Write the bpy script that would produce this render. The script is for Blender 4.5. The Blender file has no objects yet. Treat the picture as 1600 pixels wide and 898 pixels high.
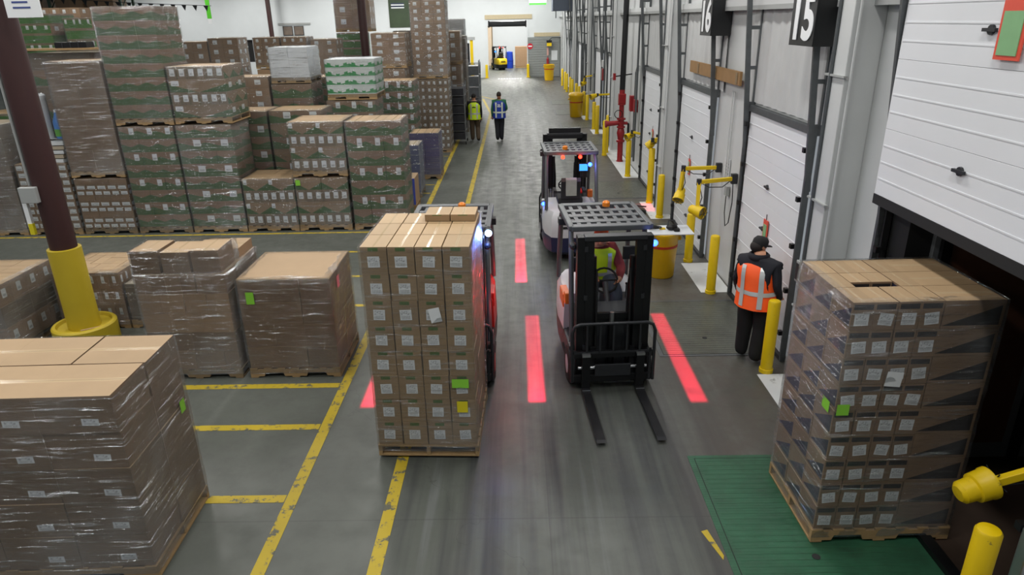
import bpy, bmesh, math, random
from mathutils import Vector, Matrix, Euler
random.seed(7)
PI = math.pi
SC = bpy.context.scene
COL = SC.collection

# ------------------------------------------------------------------ camera
FPX, PITCH, ROLL, YAW, CAMH = 1067.0, math.radians(21.45), math.radians(1.1), math.radians(-0.6), 4.3
fwd = Vector((math.sin(YAW)*math.cos(PITCH), math.cos(YAW)*math.cos(PITCH), -math.sin(PITCH)))
rgt = Vector((math.cos(YAW), -math.sin(YAW), 0)); upv = rgt.cross(fwd)
cr = rgt*math.cos(ROLL)-upv*math.sin(ROLL); cu = upv*math.cos(ROLL)+rgt*math.sin(ROLL)
cam_d = bpy.data.cameras.new('camera'); cam = bpy.data.objects.new('camera', cam_d); COL.objects.link(cam)
cam_d.sensor_width = 36; cam_d.lens = 36*FPX/1600; cam_d.clip_end = 300; cam_d.clip_start = .05
mw = Matrix((cr, cu, -fwd)).transposed().to_4x4(); mw.translation = (0, 0, CAMH); cam.matrix_world = mw
SC.camera = cam

# ------------------------------------------------------------------ world, exposure
W = bpy.data.worlds.new('world'); SC.world = W; W.use_nodes = True
bg = W.node_tree.nodes['Background']; bg.inputs[0].default_value = (.86, .93, 1, 1); bg.inputs[1].default_value = .30
VS = SC.view_settings
VS.view_transform = 'Standard'; VS.look = 'None'; VS.gamma = 1; VS.use_curve_mapping = False; VS.exposure = 0.0
CY = SC.cycles; CY.max_bounces = 6; CY.diffuse_bounces = 3; CY.glossy_bounces = 3; CY.transmission_bounces = 2; CY.transparent_max_bounces = 8; CY.caustics_reflective = False; CY.caustics_refractive = False
LAMP_W = 155.0          # each ceiling strip lamp, watts

# ------------------------------------------------------------------ materials
def lin(c):
    if isinstance(c, str):
        c = [int(c[i:i+2], 16)/255 for i in (0, 2, 4)]
        c = [(v/12.92 if v <= .04045 else ((v+.055)/1.055)**2.4) for v in c]
    return (c[0], c[1], c[2], 1)
class NT:
    def __init__(s, name):
        s.m = bpy.data.materials.new(name); s.m.use_nodes = True
        s.t = s.m.node_tree; s.b = s.t.nodes['Principled BSDF']; s.out = s.t.nodes['Material Output']
    def n(s, ty, **k):
        o = s.t.nodes.new(ty)
        for a, v in k.items(): setattr(o, a, v)
        return o
    def l(s, a, b): s.t.links.new(a, b)
    def put(s, sock, v):
        if isinstance(v, bpy.types.NodeSocket): s.l(v, sock)
        elif v is not None: sock.default_value = v
    def m_(s, op, a, b=None, c=None):
        o = s.n('ShaderNodeMath', operation=op)
        s.put(o.inputs[0], a); s.put(o.inputs[1], b)
        if c is not None: s.put(o.inputs[2], c)
        return o.outputs[0]
    def lt(s, a, b): return s.m_('LESS_THAN', a, b)
    def gt(s, a, b): return s.m_('GREATER_THAN', a, b)
    def mul(s, a, b): return s.m_('MULTIPLY', a, b)
    def add(s, a, b): return s.m_('ADD', a, b)
    def sub(s, a, b): return s.m_('SUBTRACT', a, b)
    def rect(s, u, v, u0, u1, v0, v1):
        return s.mul(s.mul(s.gt(u, u0), s.lt(u, u1)), s.mul(s.gt(v, v0), s.lt(v, v1)))
    def mix(s, f, a, b):
        o = s.n('ShaderNodeMix', data_type='RGBA')
        s.put(o.inputs[0], f); s.put(o.inputs[6], a); s.put(o.inputs[7], b)
        return o.outputs[2]
    def noise(s, vec=None, scale=5, detail=3, rough=.55, mscale=None):
        o = s.n('ShaderNodeTexNoise'); o.inputs['Scale'].default_value = scale
        o.inputs['Detail'].default_value = detail; o.inputs['Roughness'].default_value = rough
        if vec is not None:
            if mscale:
                mp = s.n('ShaderNodeMapping'); mp.inputs['Scale'].default_value = mscale; s.l(vec, mp.inputs[0]); vec = mp.outputs[0]
            s.l(vec, o.inputs['Vector'])
        return o.outputs[0]
    def ramp(s, f, stops):
        o = s.n('ShaderNodeValToRGB'); e = o.color_ramp.elements
        while len(e) < len(stops): e.new(.5)
        for q, (p, c) in zip(e, stops): q.position = p; q.color = lin(c) if not isinstance(c, (int, float)) else (c, c, c, 1)
        s.l(f, o.inputs[0]); return o.outputs[0]
    def rng(s, f, a, b, c, d):
        o = s.n('ShaderNodeMapRange'); s.l(f, o.inputs[0])
        for i, v in enumerate((a, b, c, d)): o.inputs[i+1].default_value = v
        return o.outputs[0]
    def uv(s):
        o = s.n('ShaderNodeUVMap'); x = s.n('ShaderNodeSeparateXYZ'); s.l(o.outputs[0], x.inputs[0])
        return x.outputs[0], x.outputs[1], o.outputs[0]
    def obj(s): return s.n('ShaderNodeTexCoord').outputs['Object']
    def pos(s): return s.n('ShaderNodeNewGeometry').outputs['Position']
    def rand(s): return s.n('ShaderNodeObjectInfo').outputs['Random']
    def bump(s, h, strength=.3, dist=.01):
        o = s.n('ShaderNodeBump'); o.inputs['Strength'].default_value = strength; o.inputs['Distance'].default_value = dist
        s.l(h, o.inputs['Height']); s.l(o.outputs[0], s.b.inputs['Normal'])
    def col(s, v): s.put(s.b.inputs['Base Color'], v)
    def set(s, **k):
        for a, v in k.items(): s.put(s.b.inputs[a.replace('_', ' ')], v)
MATS = {}
def plain(name, c, rough=.6, metal=0, var=.12, nscale=9, bump=0, emit=None, estr=0, coat=0):
    if name in MATS: return MATS[name]
    t = NT(name); c = lin(c)
    d = tuple(v*(1-var) for v in c[:3])+(1,); e = tuple(min(1, v*(1+var)) for v in c[:3])+(1,)
    nz = t.noise(t.obj(), nscale, 4)
    t.col(t.mix(nz, d, e)); t.set(Roughness=rough, Metallic=metal)
    if coat: t.set(Coat_Weight=coat, Coat_Roughness=.15)
    if bump: t.bump(nz, bump, .004)
    if emit: t.set(Emission_Color=lin(emit), Emission_Strength=estr)
    MATS[name] = t.m; return t.m
def worn(name, c, under, rough=.5, amount=.42, nscale=7, metal=0):
    """paint with chips and scuffs that show what lies under it"""
    if name in MATS: return MATS[name]
    t = NT(name); o = t.obj()
    n1 = t.noise(o, nscale, 7, .7); msk = t.rng(n1, amount-.03, amount+.03, 1, 0)
    n2 = t.noise(o, 2.2, 3)
    c = lin(c); base = t.mix(n2, tuple(v*.86 for v in c[:3])+(1,), tuple(min(1, v*1.1) for v in c[:3])+(1,))
    t.col(t.mix(msk, base, lin(under))); t.set(Roughness=rough, Metallic=metal)
    MATS[name] = t.m; return t.m

KR = '9c7b56'
def carton(name, base=KR, pr=None, pc='3f6a3c', label=None, top=False, lab_c='d3d6d6', rough=.62):
    """cardboard side or top; pr = flat print (uv of the face), label = list of uv rects of paper labels"""
    if name in MATS: return MATS[name]
    t = NT(name); u, v, uvv = t.uv(); o = t.obj(); r = t.rand()
    nz = t.noise(o, 4, 4); b = lin(base)
    c = t.mix(nz, tuple(x*.88 for x in b[:3])+(1,), tuple(min(1, x*1.08) for x in b[:3])+(1,))
    hs = t.n('ShaderNodeHueSaturation'); t.l(c, hs.inputs['Color']); t.l(t.rng(r, 0, 1, .88, 1.08), hs.inputs['Value']); hs.inputs['Saturation'].default_value = .9
    c = hs.outputs[0]; p = lin(pc); msk = None
    au = t.m_('ABSOLUTE', t.sub(u, .5))
    if pr == 'tri':        # green wedges rising to both ends
        msk = t.lt(v, t.add(t.mul(au, 1.25), -.02))
    elif pr == 'wave':     # green lower half with a slanting edge
        msk = t.mul(t.lt(v, t.add(.44, t.mul(au, .5))), t.gt(v, .05))
    elif pr == 'low':
        msk = t.lt(v, t.add(.62, t.mul(u, -.3)))
    elif pr == 'full':
        msk = t.mul(t.lt(v, .86), t.gt(v, .1))
    elif pr == 'wedge':    # one dark wedge rising to the right
        msk = t.mul(t.mul(t.lt(v, t.add(.1, t.mul(u, .74))), t.gt(v, .1)), t.rect(u, v, .02, .95, 0, 1))
    elif pr == 'band':     # dark band along the upper edge
        msk = t.rect(u, v, .06, .94, .74, .93)
    elif pr == 'blob':
        msk = t.rect(u, v, .3, .68, .84, .97)
    elif pr == 'logo':     # white cases with a green low skyline band
        k = t.m_('PINGPONG', t.mul(u, 3.0), .5)
        msk = t.mul(t.lt(v, t.add(.12, t.add(t.mul(au, .8), t.mul(t.gt(k, .27), .22)))), t.gt(v, .1))
    if msk is not None:
        fade = t.rng(t.noise(o, 14, 3), .2, .5, .72, .95)
        c = t.mix(t.mul(msk, fade) if pr not in ('wedge', 'band') else t.mul(msk, .97), c, p)
    rgh = rough
    if label:
        lm = None
        for (u0, u1, v0, v1) in label:
            q = t.rect(u, v, u0, u1, v0, v1); lm = q if lm is None else t.m_('MAXIMUM', lm, q)
            ln = t.rect(u, v, u0+(u1-u0)*.15, u1-(u1-u0)*.15, v0+(v1-v0)*.15, v0+(v1-v0)*.42)
            c = t.mix(q, c, lin(lab_c)); c = t.mix(t.mul(ln, .45), c, lin('55585a'))
    if top:
        seam = t.rect(u, v, .495, .505, 0, 1); tape = t.rect(u, v, .45, .55, 0, 1)
        c = t.mix(t.mul(tape, .35), c, lin('d9c6a4')); c = t.mix(t.mul(seam, .55), c, lin('4a3826'))
        rgh = t.sub(rough, t.mul(tape, .38))
    t.col(c); t.set(Roughness=rgh); t.bump(nz, .08, .003)
    MATS[name] = t.m; return t.m
def wrap_mat(name, clear=.80, milk=.012, tint='e8eef2', streak=1.0):
    """stretch film: mostly clear, milky where layers overlap, crinkled highlights"""
    if name in MATS: return MATS[name]
    t = NT(name); t.t.nodes.remove(t.b); o = t.obj()
    n1 = t.noise(o, 3.2, 5, .65, mscale=(.55, .55, 9)); n2 = t.noise(o, 6, 5, .6, mscale=(1, 1, 3.5)); n3 = t.noise(o, 1.1, 2)
    bm_ = t.n('ShaderNodeBump'); bm_.inputs['Strength'].default_value = .9; bm_.inputs['Distance'].default_value = .06
    t.l(t.add(n1, n2), bm_.inputs['Height'])
    gl = t.n('ShaderNodeBsdfAnisotropic'); gl.inputs['Roughness'].default_value = .1; gl.inputs['Color'].default_value = (.95, .97, 1, 1); t.l(bm_.outputs[0], gl.inputs['Normal'])
    df = t.n('ShaderNodeBsdfDiffuse'); df.inputs[0].default_value = lin(tint)
    tr = t.n('ShaderNodeBsdfTransparent'); tr.inputs[0].default_value = (.97, .98, .98, 1)
    fr = t.n('ShaderNodeFresnel'); fr.inputs[0].default_value = 1.35; t.l(bm_.outputs[0], fr.inputs[1])
    gf = t.m_('MINIMUM', t.add(t.mul(fr.outputs[0], .65), t.mul(t.rng(n1, .54, .68, 0, .42), streak)), .7)
    m1 = t.n('ShaderNodeMixShader'); mf = t.add(milk, t.mul(t.rng(n3, .45, .8, 0, .10), streak)); t.put(m1.inputs[0], mf)
    t.l(tr.outputs[0], m1.inputs[1]); t.l(df.outputs[0], m1.inputs[2])
    m2 = t.n('ShaderNodeMixShader'); t.put(m2.inputs[0], gf); t.l(m1.outputs[0], m2.inputs[1]); t.l(gl.outputs[0], m2.inputs[2])
    t.l(m2.outputs[0], t.out.inputs[0]); MATS[name] = t.m; return t.m

# ------------------------------------------------------------------ mesh helpers
class MB:
    """collects shapes, links them as ONE mesh object"""
    def __init__(s): s.bm = bmesh.new(); s.mi = 0
    def _new(s, verts, faces):
        vs = [s.bm.verts.new(v) for v in verts]
        for f in faces:
            try:
                q = s.bm.faces.new([vs[i] for i in f]); q.material_index = s.mi
            except ValueError: pass
        return vs
    def box(s, x0, x1, y0, y1, z0, z1, bev=0):
        vs = s._new([(x, y, z) for z in (z0, z1) for y in (y0, y1) for x in (x0, x1)],
                    [(0, 2, 3, 1), (4, 5, 7, 6), (0, 1, 5, 4), (1, 3, 7, 5), (3, 2, 6, 7), (2, 0, 4, 6)])
        if bev:
            es = {e for v in vs for e in v.link_edges}
            bmesh.ops.bevel(s.bm, geom=list(es), offset=bev, segments=2, affect='EDGES', profile=.6)
        return s
    def prism(s, pts, axis, a, b):
        """extrude a 2-D outline: axis 'x' takes (y,z), 'y' takes (x,z), 'z' takes (x,y)"""
        n = len(pts)
        def P(p, w): return {'x': (w, p[0], p[1]), 'y': (p[0], w, p[1]), 'z': (p[0], p[1], w)}[axis]
        s._new([P(p, a) for p in pts]+[P(p, b) for p in pts],
               [tuple(range(n))[::-1], tuple(range(n, 2*n))]+[(i, (i+1) % n, n+(i+1) % n, n+i) for i in range(n)])
        return s
    def cyl(s, p0, p1, r0, r1=None, n=14, cap=True):
        r1 = r0 if r1 is None else r1
        p0 = Vector(p0); p1 = Vector(p1); d = (p1-p0).normalized()
        a = d.orthogonal().normalized(); b = d.cross(a)
        v = [p0+(a*math.cos(2*PI*i/n)+b*math.sin(2*PI*i/n))*r0 for i in range(n)]
        v += [p1+(a*math.cos(2*PI*i/n)+b*math.sin(2*PI*i/n))*r1 for i in range(n)]
        f = [(i, (i+1) % n, n+(i+1) % n, n+i) for i in range(n)]
        if cap: f += [tuple(range(n))[::-1], tuple(range(n, 2*n))]
        s._new(v, f); return s
    def tube(s, pts, r, n=8, closed=False):
        pts = [Vector(p) for p in pts]; N = len(pts); rings = []; a = None
        for i, p in enumerate(pts):
            q = pts[(i+1) % N] if (closed or i < N-1) else None; o = pts[i-1] if (closed or i > 0) else None
            d = ((q-p).normalized() if q is not None else Vector())+((p-o).normalized() if o is not None else Vector())
            d.normalize()
            if a is None: a = d.orthogonal().normalized()
            a = (a-d*a.dot(d)).normalized(); b = d.cross(a)
            rings.append([s.bm.verts.new(p+(a*math.cos(2*PI*k/n)+b*math.sin(2*PI*k/n))*r) for k in range(n)])
        for i in range(N if closed else N-1):
            A = rings[i]; B = rings[(i+1) % N]
            for k in range(n):
                f = s.bm.faces.new((A[k], A[(k+1) % n], B[(k+1) % n], B[k])); f.material_index = s.mi
        if not closed:
            for R_ in (rings[0][::-1], rings[-1]): f = s.bm.faces.new(R_); f.material_index = s.mi
        return s
    def lathe(s, prof, c=(0, 0, 0), n=24, axis='z'):
        c = Vector(c); rings = []
        for r, h in prof:
            ring = []
            for k in range(n):
                x = r*math.cos(2*PI*k/n); y = r*math.sin(2*PI*k/n)
                ring.append(s.bm.verts.new(c+Vector({'z': (x, y, h), 'x': (h, x, y), 'y': (x, h, y)}[axis])))
            rings.append(ring)
        for A, B in zip(rings, rings[1:]):
            for k in range(n):
                f = s.bm.faces.new((A[k], A[(k+1) % n], B[(k+1) % n], B[k])); f.material_index = s.mi
        for R_, rr in ((rings[0][::-1], prof[0][0]), (rings[-1], prof[-1][0])):
            if rr > 1e-4: f = s.bm.faces.new(R_); f.material_index = s.mi
        return s
    def ell(s, c, rx, ry, rz, n=14, m=10):
        c = Vector(c); rings = []
        top = s.bm.verts.new(c+Vector((0, 0, rz))); bot = s.bm.verts.new(c-Vector((0, 0, rz)))
        for i in range(1, m):
            th = PI*i/m
            rings.append([s.bm.verts.new(c+Vector((rx*math.sin(th)*math.cos(2*PI*k/n), ry*math.sin(th)*math.sin(2*PI*k/n), rz*math.cos(th)))) for k in range(n)])
        F = []
        for k in range(n):
            F.append((top, rings[0][k], rings[0][(k+1) % n])); F.append((bot, rings[-1][(k+1) % n], rings[-1][k]))
        for A, B in zip(rings, rings[1:]):
            for k in range(n): F.append((A[k], B[k], B[(k+1) % n], A[(k+1) % n]))
        for q in F: f = s.bm.faces.new(q); f.material_index = s.mi
        return s
    def loft(s, loops, cap=True):
        R_ = [[s.bm.verts.new(p) for p in L] for L in loops]; n = len(R_[0])
        for A, B in zip(R_, R_[1:]):
            for k in range(n): f = s.bm.faces.new((A[k], A[(k+1) % n], B[(k+1) % n], B[k])); f.material_index = s.mi
        if cap:
            for q in (R_[0][::-1], R_[-1]): f = s.bm.faces.new(q); f.material_index = s.mi
        return s
    def quad(s, a, b, c, d): s._new([a, b, c, d], [(0, 1, 2, 3)]); return s
    def mesh(s, name, mats, smooth=None):
        bmesh.ops.recalc_face_normals(s.bm, faces=s.bm.faces[:])
        me = bpy.data.meshes.new(name); s.bm.to_mesh(me); s.bm.free()
        for m in (mats if isinstance(mats, (list, tuple)) else [mats]): me.materials.append(m)
        if smooth:
            me.polygons.foreach_set('use_smooth', [True]*len(me.polygons)); me.set_sharp_from_angle(angle=math.radians(smooth))
        me.update(); return me
    def build(s, name, mats, parent=None, loc=None, rot=None, smooth=None):
        return inst(name, s.mesh(name, mats, smooth), parent, loc, rot)
def inst(name, me, parent=None, loc=None, rot=None):
    o = bpy.data.objects.new(name, me); COL.objects.link(o)
    if loc is not None: o.location = loc
    if rot is not None: o.rotation_euler = rot
    if parent is not None: o.parent = parent
    return o
def tag(o, label, cat, group=None):
    o['label'] = label; o['category'] = cat
    if group: o['group'] = group
    return o
def thing(name, label, cat, loc=(0, 0, 0), rz=0, group=None):
    o = bpy.data.objects.new(name, None); COL.objects.link(o); o.empty_display_size = .1
    o.location = loc; o.rotation_euler = (0, 0, rz); return tag(o, label, cat, group)
def struct(o): o['kind'] = 'structure'; return o
def copy_tree(o, parent=None):
    c = o.copy(); COL.objects.link(c); c.parent = parent
    for ch in list(o.children): copy_tree(ch, c)
    return c
def box_obj(name, mat, parent, x0, x1, y0, y1, z0, z1, bev=0, loc=None):
    return MB().box(x0, x1, y0, y1, z0, z1, bev).build(name, mat, parent, loc)

# ------------------------------------------------------------------ materials in use
YEL = worn('safety_yellow', 'd9b900', '5a5136', .45, .34, 9)
YELC = worn('column_yellow', 'b8a122', '85761f', .55, .30, 5)
YELP = worn('floor_yellow', 'b39c22', '5a5a4c', .6, .43, 9)
WHITEP = worn('floor_white', 'cfd2d2', '8b8c8a', .6, .38, 4)
OXIDE = plain('oxide_red', '351a19', .5, var=.15)
WALLW = plain('wall_white', 'cdd2d4', .55, var=.05, nscale=1.5)
STEELW = plain('painted_white', 'c3c6c6', .45, var=.07, nscale=2)
STEELG = plain('painted_grey', '9a9d9c', .5, var=.1, nscale=3)
TRACK = plain('track_steel', '5c6062', .45, .5, .25, 12)
DARK = plain('black_rubber', '0b0c0d', .8)
BLKM = plain('black_metal', '141517', .42, .3, .2)
CHAR = plain('charcoal_metal', '2b2d30', .45, .2, .2)
WOOD = plain('pallet_wood', '9d8159', .75, var=.22, nscale=16)
WOODD = plain('pallet_wood_old', '7d6a4e', .8, var=.25, nscale=16)
PAPER = plain('label_paper', 'c9cdcf', .55, var=.03)
GREENL = plain('green_label', '7fc23a', .5, var=.05)
YELL = plain('yellow_label', 'cdbf1e', .5, var=.05)
REDP = worn('hydrant_red', '8e1a20', '3a1012', .4, .3, 9)
CHROME = plain('bright_steel', 'b5b8ba', .28, .9, .1)
RED_L = plain('red_lens', 'ff2a1e', .3, emit='ff2010', estr=14)
BLUE_L = plain('blue_lens', '2040ff', .3, emit='1a35ff', estr=22)
BWHITE_L = plain('blue_white_lens', 'bcd8ff', .3, emit='8fb8ff', estr=60)
AMB_L = plain('amber_lens', 'd87a18', .3, var=.05)
SKIN = plain('skin', 'b98566', .55, var=.06)
def stuff_print():
    t = NT('shipping_label'); u, v, _ = t.uv()
    bars = t.mul(t.gt(t.m_('FRACT', t.mul(u, 14)), .5), t.rect(u, v, .12, .88, .1, .42))
    txt = t.mul(t.gt(t.noise(t.obj(), 60, 2), .52), t.rect(u, v, .12, .8, .5, .88))
    c = t.mix(t.mul(t.m_('MAXIMUM', bars, txt), .55), lin('e6e9eb'), lin('6c7076'))
    t.col(c); t.set(Roughness=.5); return t.m
LABELM = stuff_print()
def label_mesh(w, h, mat, name='shipping_label'):
    me = bpy.data.meshes.new(name)
    me.from_pydata([(-w/2, 0, -h/2), (w/2, 0, -h/2), (w/2, 0, h/2), (-w/2, 0, h/2)], [], [(0, 1, 2, 3)])
    uvl = me.uv_layers.new(name='UVMap')
    for i, c in enumerate(((0, 0), (1, 0), (1, 1), (0, 1))): uvl.data[i].uv = c
    me.materials.append(mat); return me

# ------------------------------------------------------------------ lamps of the hall
def ceiling_lamp(x, y, label, power=LAMP_W):
    t = thing('ceiling_lamp', label, 'lamp', (x, y, 7.4), 0, 'strip lamps under the roof')
    box_obj('housing', STEELW, t, -.2, .2, -1.25, 1.25, .02, .12, .01)
    box_obj('end_cap', STEELG, t, -.21, .21, -1.28, -1.25, 0, .13); box_obj('end_cap', STEELG, t, -.21, .21, 1.25, 1.28, 0, .13)
    MB().cyl((0, -.8, .12), (0, -.8, .8), .012).build('hanger', STEELG, t); MB().cyl((0, .8, .12), (0, .8, .8), .012).build('hanger', STEELG, t)
    d = bpy.data.lights.new('lamp_light', 'AREA'); d.shape = 'RECTANGLE'; d.size = .38; d.size_y = 2.4; d.energy = power; d.color = (1, .975, .94)
    o = bpy.data.objects.new('lamp_light', d); COL.objects.link(o); o.parent = t; o.location = (0, 0, 0)
for x in (-13, -7.5, -3.2, 1.6):
    for y in (2, 8, 14, 21, 29, 38, 48): ceiling_lamp(x, y, 'added white strip lamp brightening the far wall')
for x in (-26, -20, -14, -8.5, -3.2, .8):
    for y in (45.5, 52.5): ceiling_lamp(x, y+.2, 'added white strip lamp brightening the far wall', 270.0)  # extra lamps, added out of view to brighten the far wall

# ------------------------------------------------------------------ floor
def floor_mat():
    t = NT('concrete_floor'); p = t.pos()
    sx = t.n('ShaderNodeSeparateXYZ'); t.l(p, sx.inputs[0]); X, Y_ = sx.outputs[0], sx.outputs[1]
    n1 = t.noise(p, .35, 5, .6); n2 = t.noise(p, 3.5, 6, .65); n3 = t.noise(p, 1.0, 4, .6, mscale=(3.2, .12, 1)); n4 = t.noise(p, 40, 3)
    c = t.mix(t.rng(n1, .3, .7, 0, 1), lin('484c46'), lin('5c605a'))
    c = t.mix(t.rng(n2, .45, .75, 0, .35), c, lin('3f403d'))
    aisle = t.mul(t.rng(X, -1.4, -.9, 0, 1), t.rng(X, 2.3, 2.9, 1, 0))
    c = t.mix(t.mul(aisle, t.rng(n3, .46, .64, 0, .85)), c, lin('2f3032'))      # tyre rubber
    c = t.mix(t.mul(aisle, t.rng(n3, .30, .42, .35, 0)), c, lin('85888b'))      # wheel-polished tracks
    dock = t.mul(t.rng(X, 1.4, 2.2, 0, 1), t.rng(n2, .3, .6, .3, .8))
    c = t.mix(dock, c, lin('4a443e'))
    # sawn joints every few metres and a few cracks
    jx = t.lt(t.m_('ABSOLUTE', t.sub(t.m_('FRACT', t.mul(t.add(X, 50.35), 1/4.4)), .5)), .0016)
    jy = t.lt(t.m_('ABSOLUTE', t.sub(t.m_('FRACT', t.mul(t.add(Y_, 49.9), 1/4.4)), .5)), .0018)
    c = t.mix(t.mul(t.m_('MAXIMUM', jx, jy), .3), c, lin('2b2b2a'))
    vo = t.n('ShaderNodeTexVoronoi', feature='DISTANCE_TO_EDGE'); vo.inputs['Scale'].default_value = .16
    wob = t.n('ShaderNodeVectorMath', operation='ADD'); nz = t.n('ShaderNodeTexNoise'); nz.inputs['Scale'].default_value = 2.5; nz.inputs['Detail'].default_value = 5
    t.l(p, nz.inputs['Vector']); t.l(p, wob.inputs[0]); t.l(nz.outputs[1], wob.inputs[1]); t.l(wob.outputs[0], vo.inputs['Vector'])
    c = t.mix(t.mul(t.lt(vo.outputs[0], .0011), .3), c, lin('303130'))
    t.col(c); t.set(Roughness=t.rng(n2, .3, .7, .34, .55)); t.bump(t.add(n2, t.mul(n4, .4)), .06, .004)
    return t.m
FLOOR = struct(box_obj('floor', floor_mat(), None, -46, 3.6, -6, 80, -.25, 0))
def stripe(x0, x1, y0, y1, mat=YELP, name='yellow_stripe'):
    box_obj(name, mat, FLOOR, x0, x1, y0, y1, -.02, .003)
stripe(-2.29, -2.17, -2, 33); stripe(-1.31, -1.19, -2, 34.5)
for y in (5.42, 6.68, 7.63): stripe(-4.9, -2.3, y-.055, y+.055)
stripe(-14, -2.3, 14.36, 14.44); stripe(-3.1, -2.3, 10.2, 10.29); stripe(-3.6, -2.3, 11.58, 11.66); stripe(-4, -2.3, 13.0, 13.08)
for y in (16.1, 17.9, 18.9, 21.4, 23.2): stripe(-3.4, -2.3, y, y+.07)
# far crossing markings
for (a, b) in (((-1.25, 34.5), (-1.9, 41)), ((-2.2, 33), (-2.75, 44)), ((-1.25, 34.5), (-.65, 39.5)), ((-.65, 39.5), (-2.6, 43.5))):
    d = Vector((b[0]-a[0], b[1]-a[1])); n = Vector((-d.y, d.x)).normalized()*.06
    MB().prism([(a[0]+n.x, a[1]+n.y), (a[0]-n.x, a[1]-n.y), (b[0]-n.x, b[1]-n.y), (b[0]+n.x, b[1]+n.y)], 'z', -.02, .003).build('yellow_stripe', YELP, FLOOR)
for i in range(9):
    stripe(-1.35+i*.21, -1.2+i*.21, 54.9, 55.5, WHITEP, 'white_floor_letter')

# ------------------------------------------------------------------ right wall with docks
XW = 3.55
DOORS = [('14', 3.75, 6.3), ('15', 8.15, 10.45), ('16', 12.4, 14.9), ('17', 16.85, 19.2), ('18', 24.7, 27.0), ('19', 28.9, 31.2), ('20', 33.2, 35.5), ('21', 37.4, 39.7), ('22', 41.6, 43.9), ('23', 46, 48.3)]
DH = 2.99
def grid_wall(name, mat, us, zs, hole, to3, thick):
    m = MB(); g = {}
    def V(i, j, k):
        if (i, j, k) not in g: g[i, j, k] = m.bm.verts.new(to3(us[i], zs[j], thick*k))
        return g[i, j, k]
    nu, nz = len(us)-1, len(zs)-1
    S = lambda i, j: 0 <= i < nu and 0 <= j < nz and not hole(i, j)
    for i in range(nu):
        for j in range(nz):
            if not S(i, j): continue
            m.bm.faces.new((V(i, j, 0), V(i+1, j, 0), V(i+1, j+1, 0), V(i, j+1, 0)))
            m.bm.faces.new((V(i, j, 1), V(i+1, j, 1), V(i+1, j+1, 1), V(i, j+1, 1)))
            for di, dj, (p, q) in ((-1, 0, ((i, j), (i, j+1))), (1, 0, ((i+1, j), (i+1, j+1))), (0, -1, ((i, j), (i+1, j))), (0, 1, ((i, j+1), (i+1, j+1)))):
                if not S(i+di, j+dj): m.bm.faces.new((V(*p, 0), V(*q, 0), V(*q, 1), V(*p, 1)))
    return m.build(name, mat)
us = [-6.]
for d in DOORS: us += [d[1], d[2]]
us += [57.]
WR = struct(grid_wall('wall_right', STEELW, us, [0, DH, 8.3], lambda i, j: i % 2 == 1 and j == 0, lambda u, z, t: (XW+.02+t, u, z), .2))
DOORW = plain('door_white', 'dcdfe3', .42, var=.04, nscale=2)
LINER = plain('liner_white', 'b9bbbb', .6, var=.12, nscale=3)
SEAL = plain('seal_black', '101112', .7)
def door(idx, num, y0, y1, lift=0.0, lean=0.0, far=False):
    """sectional dock door; each section, latch, track and roller is a piece of it"""
    root = struct(thing('door_%d' % idx, 'white sectional dock door', 'door')); root.location = (XW, (y0+y1)/2, 0)
    del root['label']; del root['category']
    w = (y1-y0)/2
    X0 = -.05 if not lift else -.2
    n = 5; h = DH/n
    for k in range(n):
        z0 = lift+k*h
        m = MB().box(X0, X0+.045, -w, w, z0+.0012, z0+h-.0012, .002)
        o = m.build('door_panel', DOORW, root)
        if not far:      # shallow pressed ribs
            for r in range(1, 4 if lift else 3):
                zz = z0+h*r/(4 if lift else 3); box_obj('pressed_rib', DOORW, o, X0-.004, X0, -w+.02, w-.02, zz-.006, zz+.006)
    box_obj('bottom_seal', SEAL, root, X0-.005, X0+.05, -w, w, lift-.09, lift+.0)
    for s in (-1, 1):
        yy = s*(w+.04)
        if s > 0: box_obj('edge_seal', SEAL, root, -.06, -.0, yy-.06, yy+.01, 0, DH)
        box_obj('door_track', TRACK, root, -.1, -.03, yy-.012, yy+.03, 0, DH+.1)
        # leaning high-lift rail with rungs
        MB().prism([(-.09, 2.3), (-.02, 2.3), (-.26, 5.6), (-.33, 5.6)], 'y', yy-.02, yy+.02).build('lift_rail', TRACK, root)
        box_obj('wall_rail', TRACK, root, -.03, .015, yy-.022, yy+.022, DH, 5.6)
        for z in (3.0, 3.55, 4.1, 4.65):
            x = -.055-(z-2.3)*.0727; box_obj('rail_bracket', TRACK, root, x, 0, yy-.015, yy+.015, z, z+.05)
        if not far:
            for z in (.35, .95, 1.55, 2.15, 2.75): box_obj('track_clip', BLKM, root, -.13, -.08, yy-s*.09-.03, yy-s*.09+.03, z, z+.06)
    box_obj('head_seal', TRACK, root, -.07, .01, -w-.05, w+.05, DH-.03, DH+.06)
    box_obj('sill_angle', BLKM, root, -.1, .0, -w, w, 0, .06)
    if not far:
        for z in (.45, 1.45, 2.05):
            zz = z+lift
            m = MB(); m.cyl((X0-.02, .1, zz), (X0, .1, zz), .035, n=10); m.box(X0-.035, X0-.01, .03, .17, zz-.012, zz+.012)
            m.build('door_latch', CHAR, root)
    return root
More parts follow.
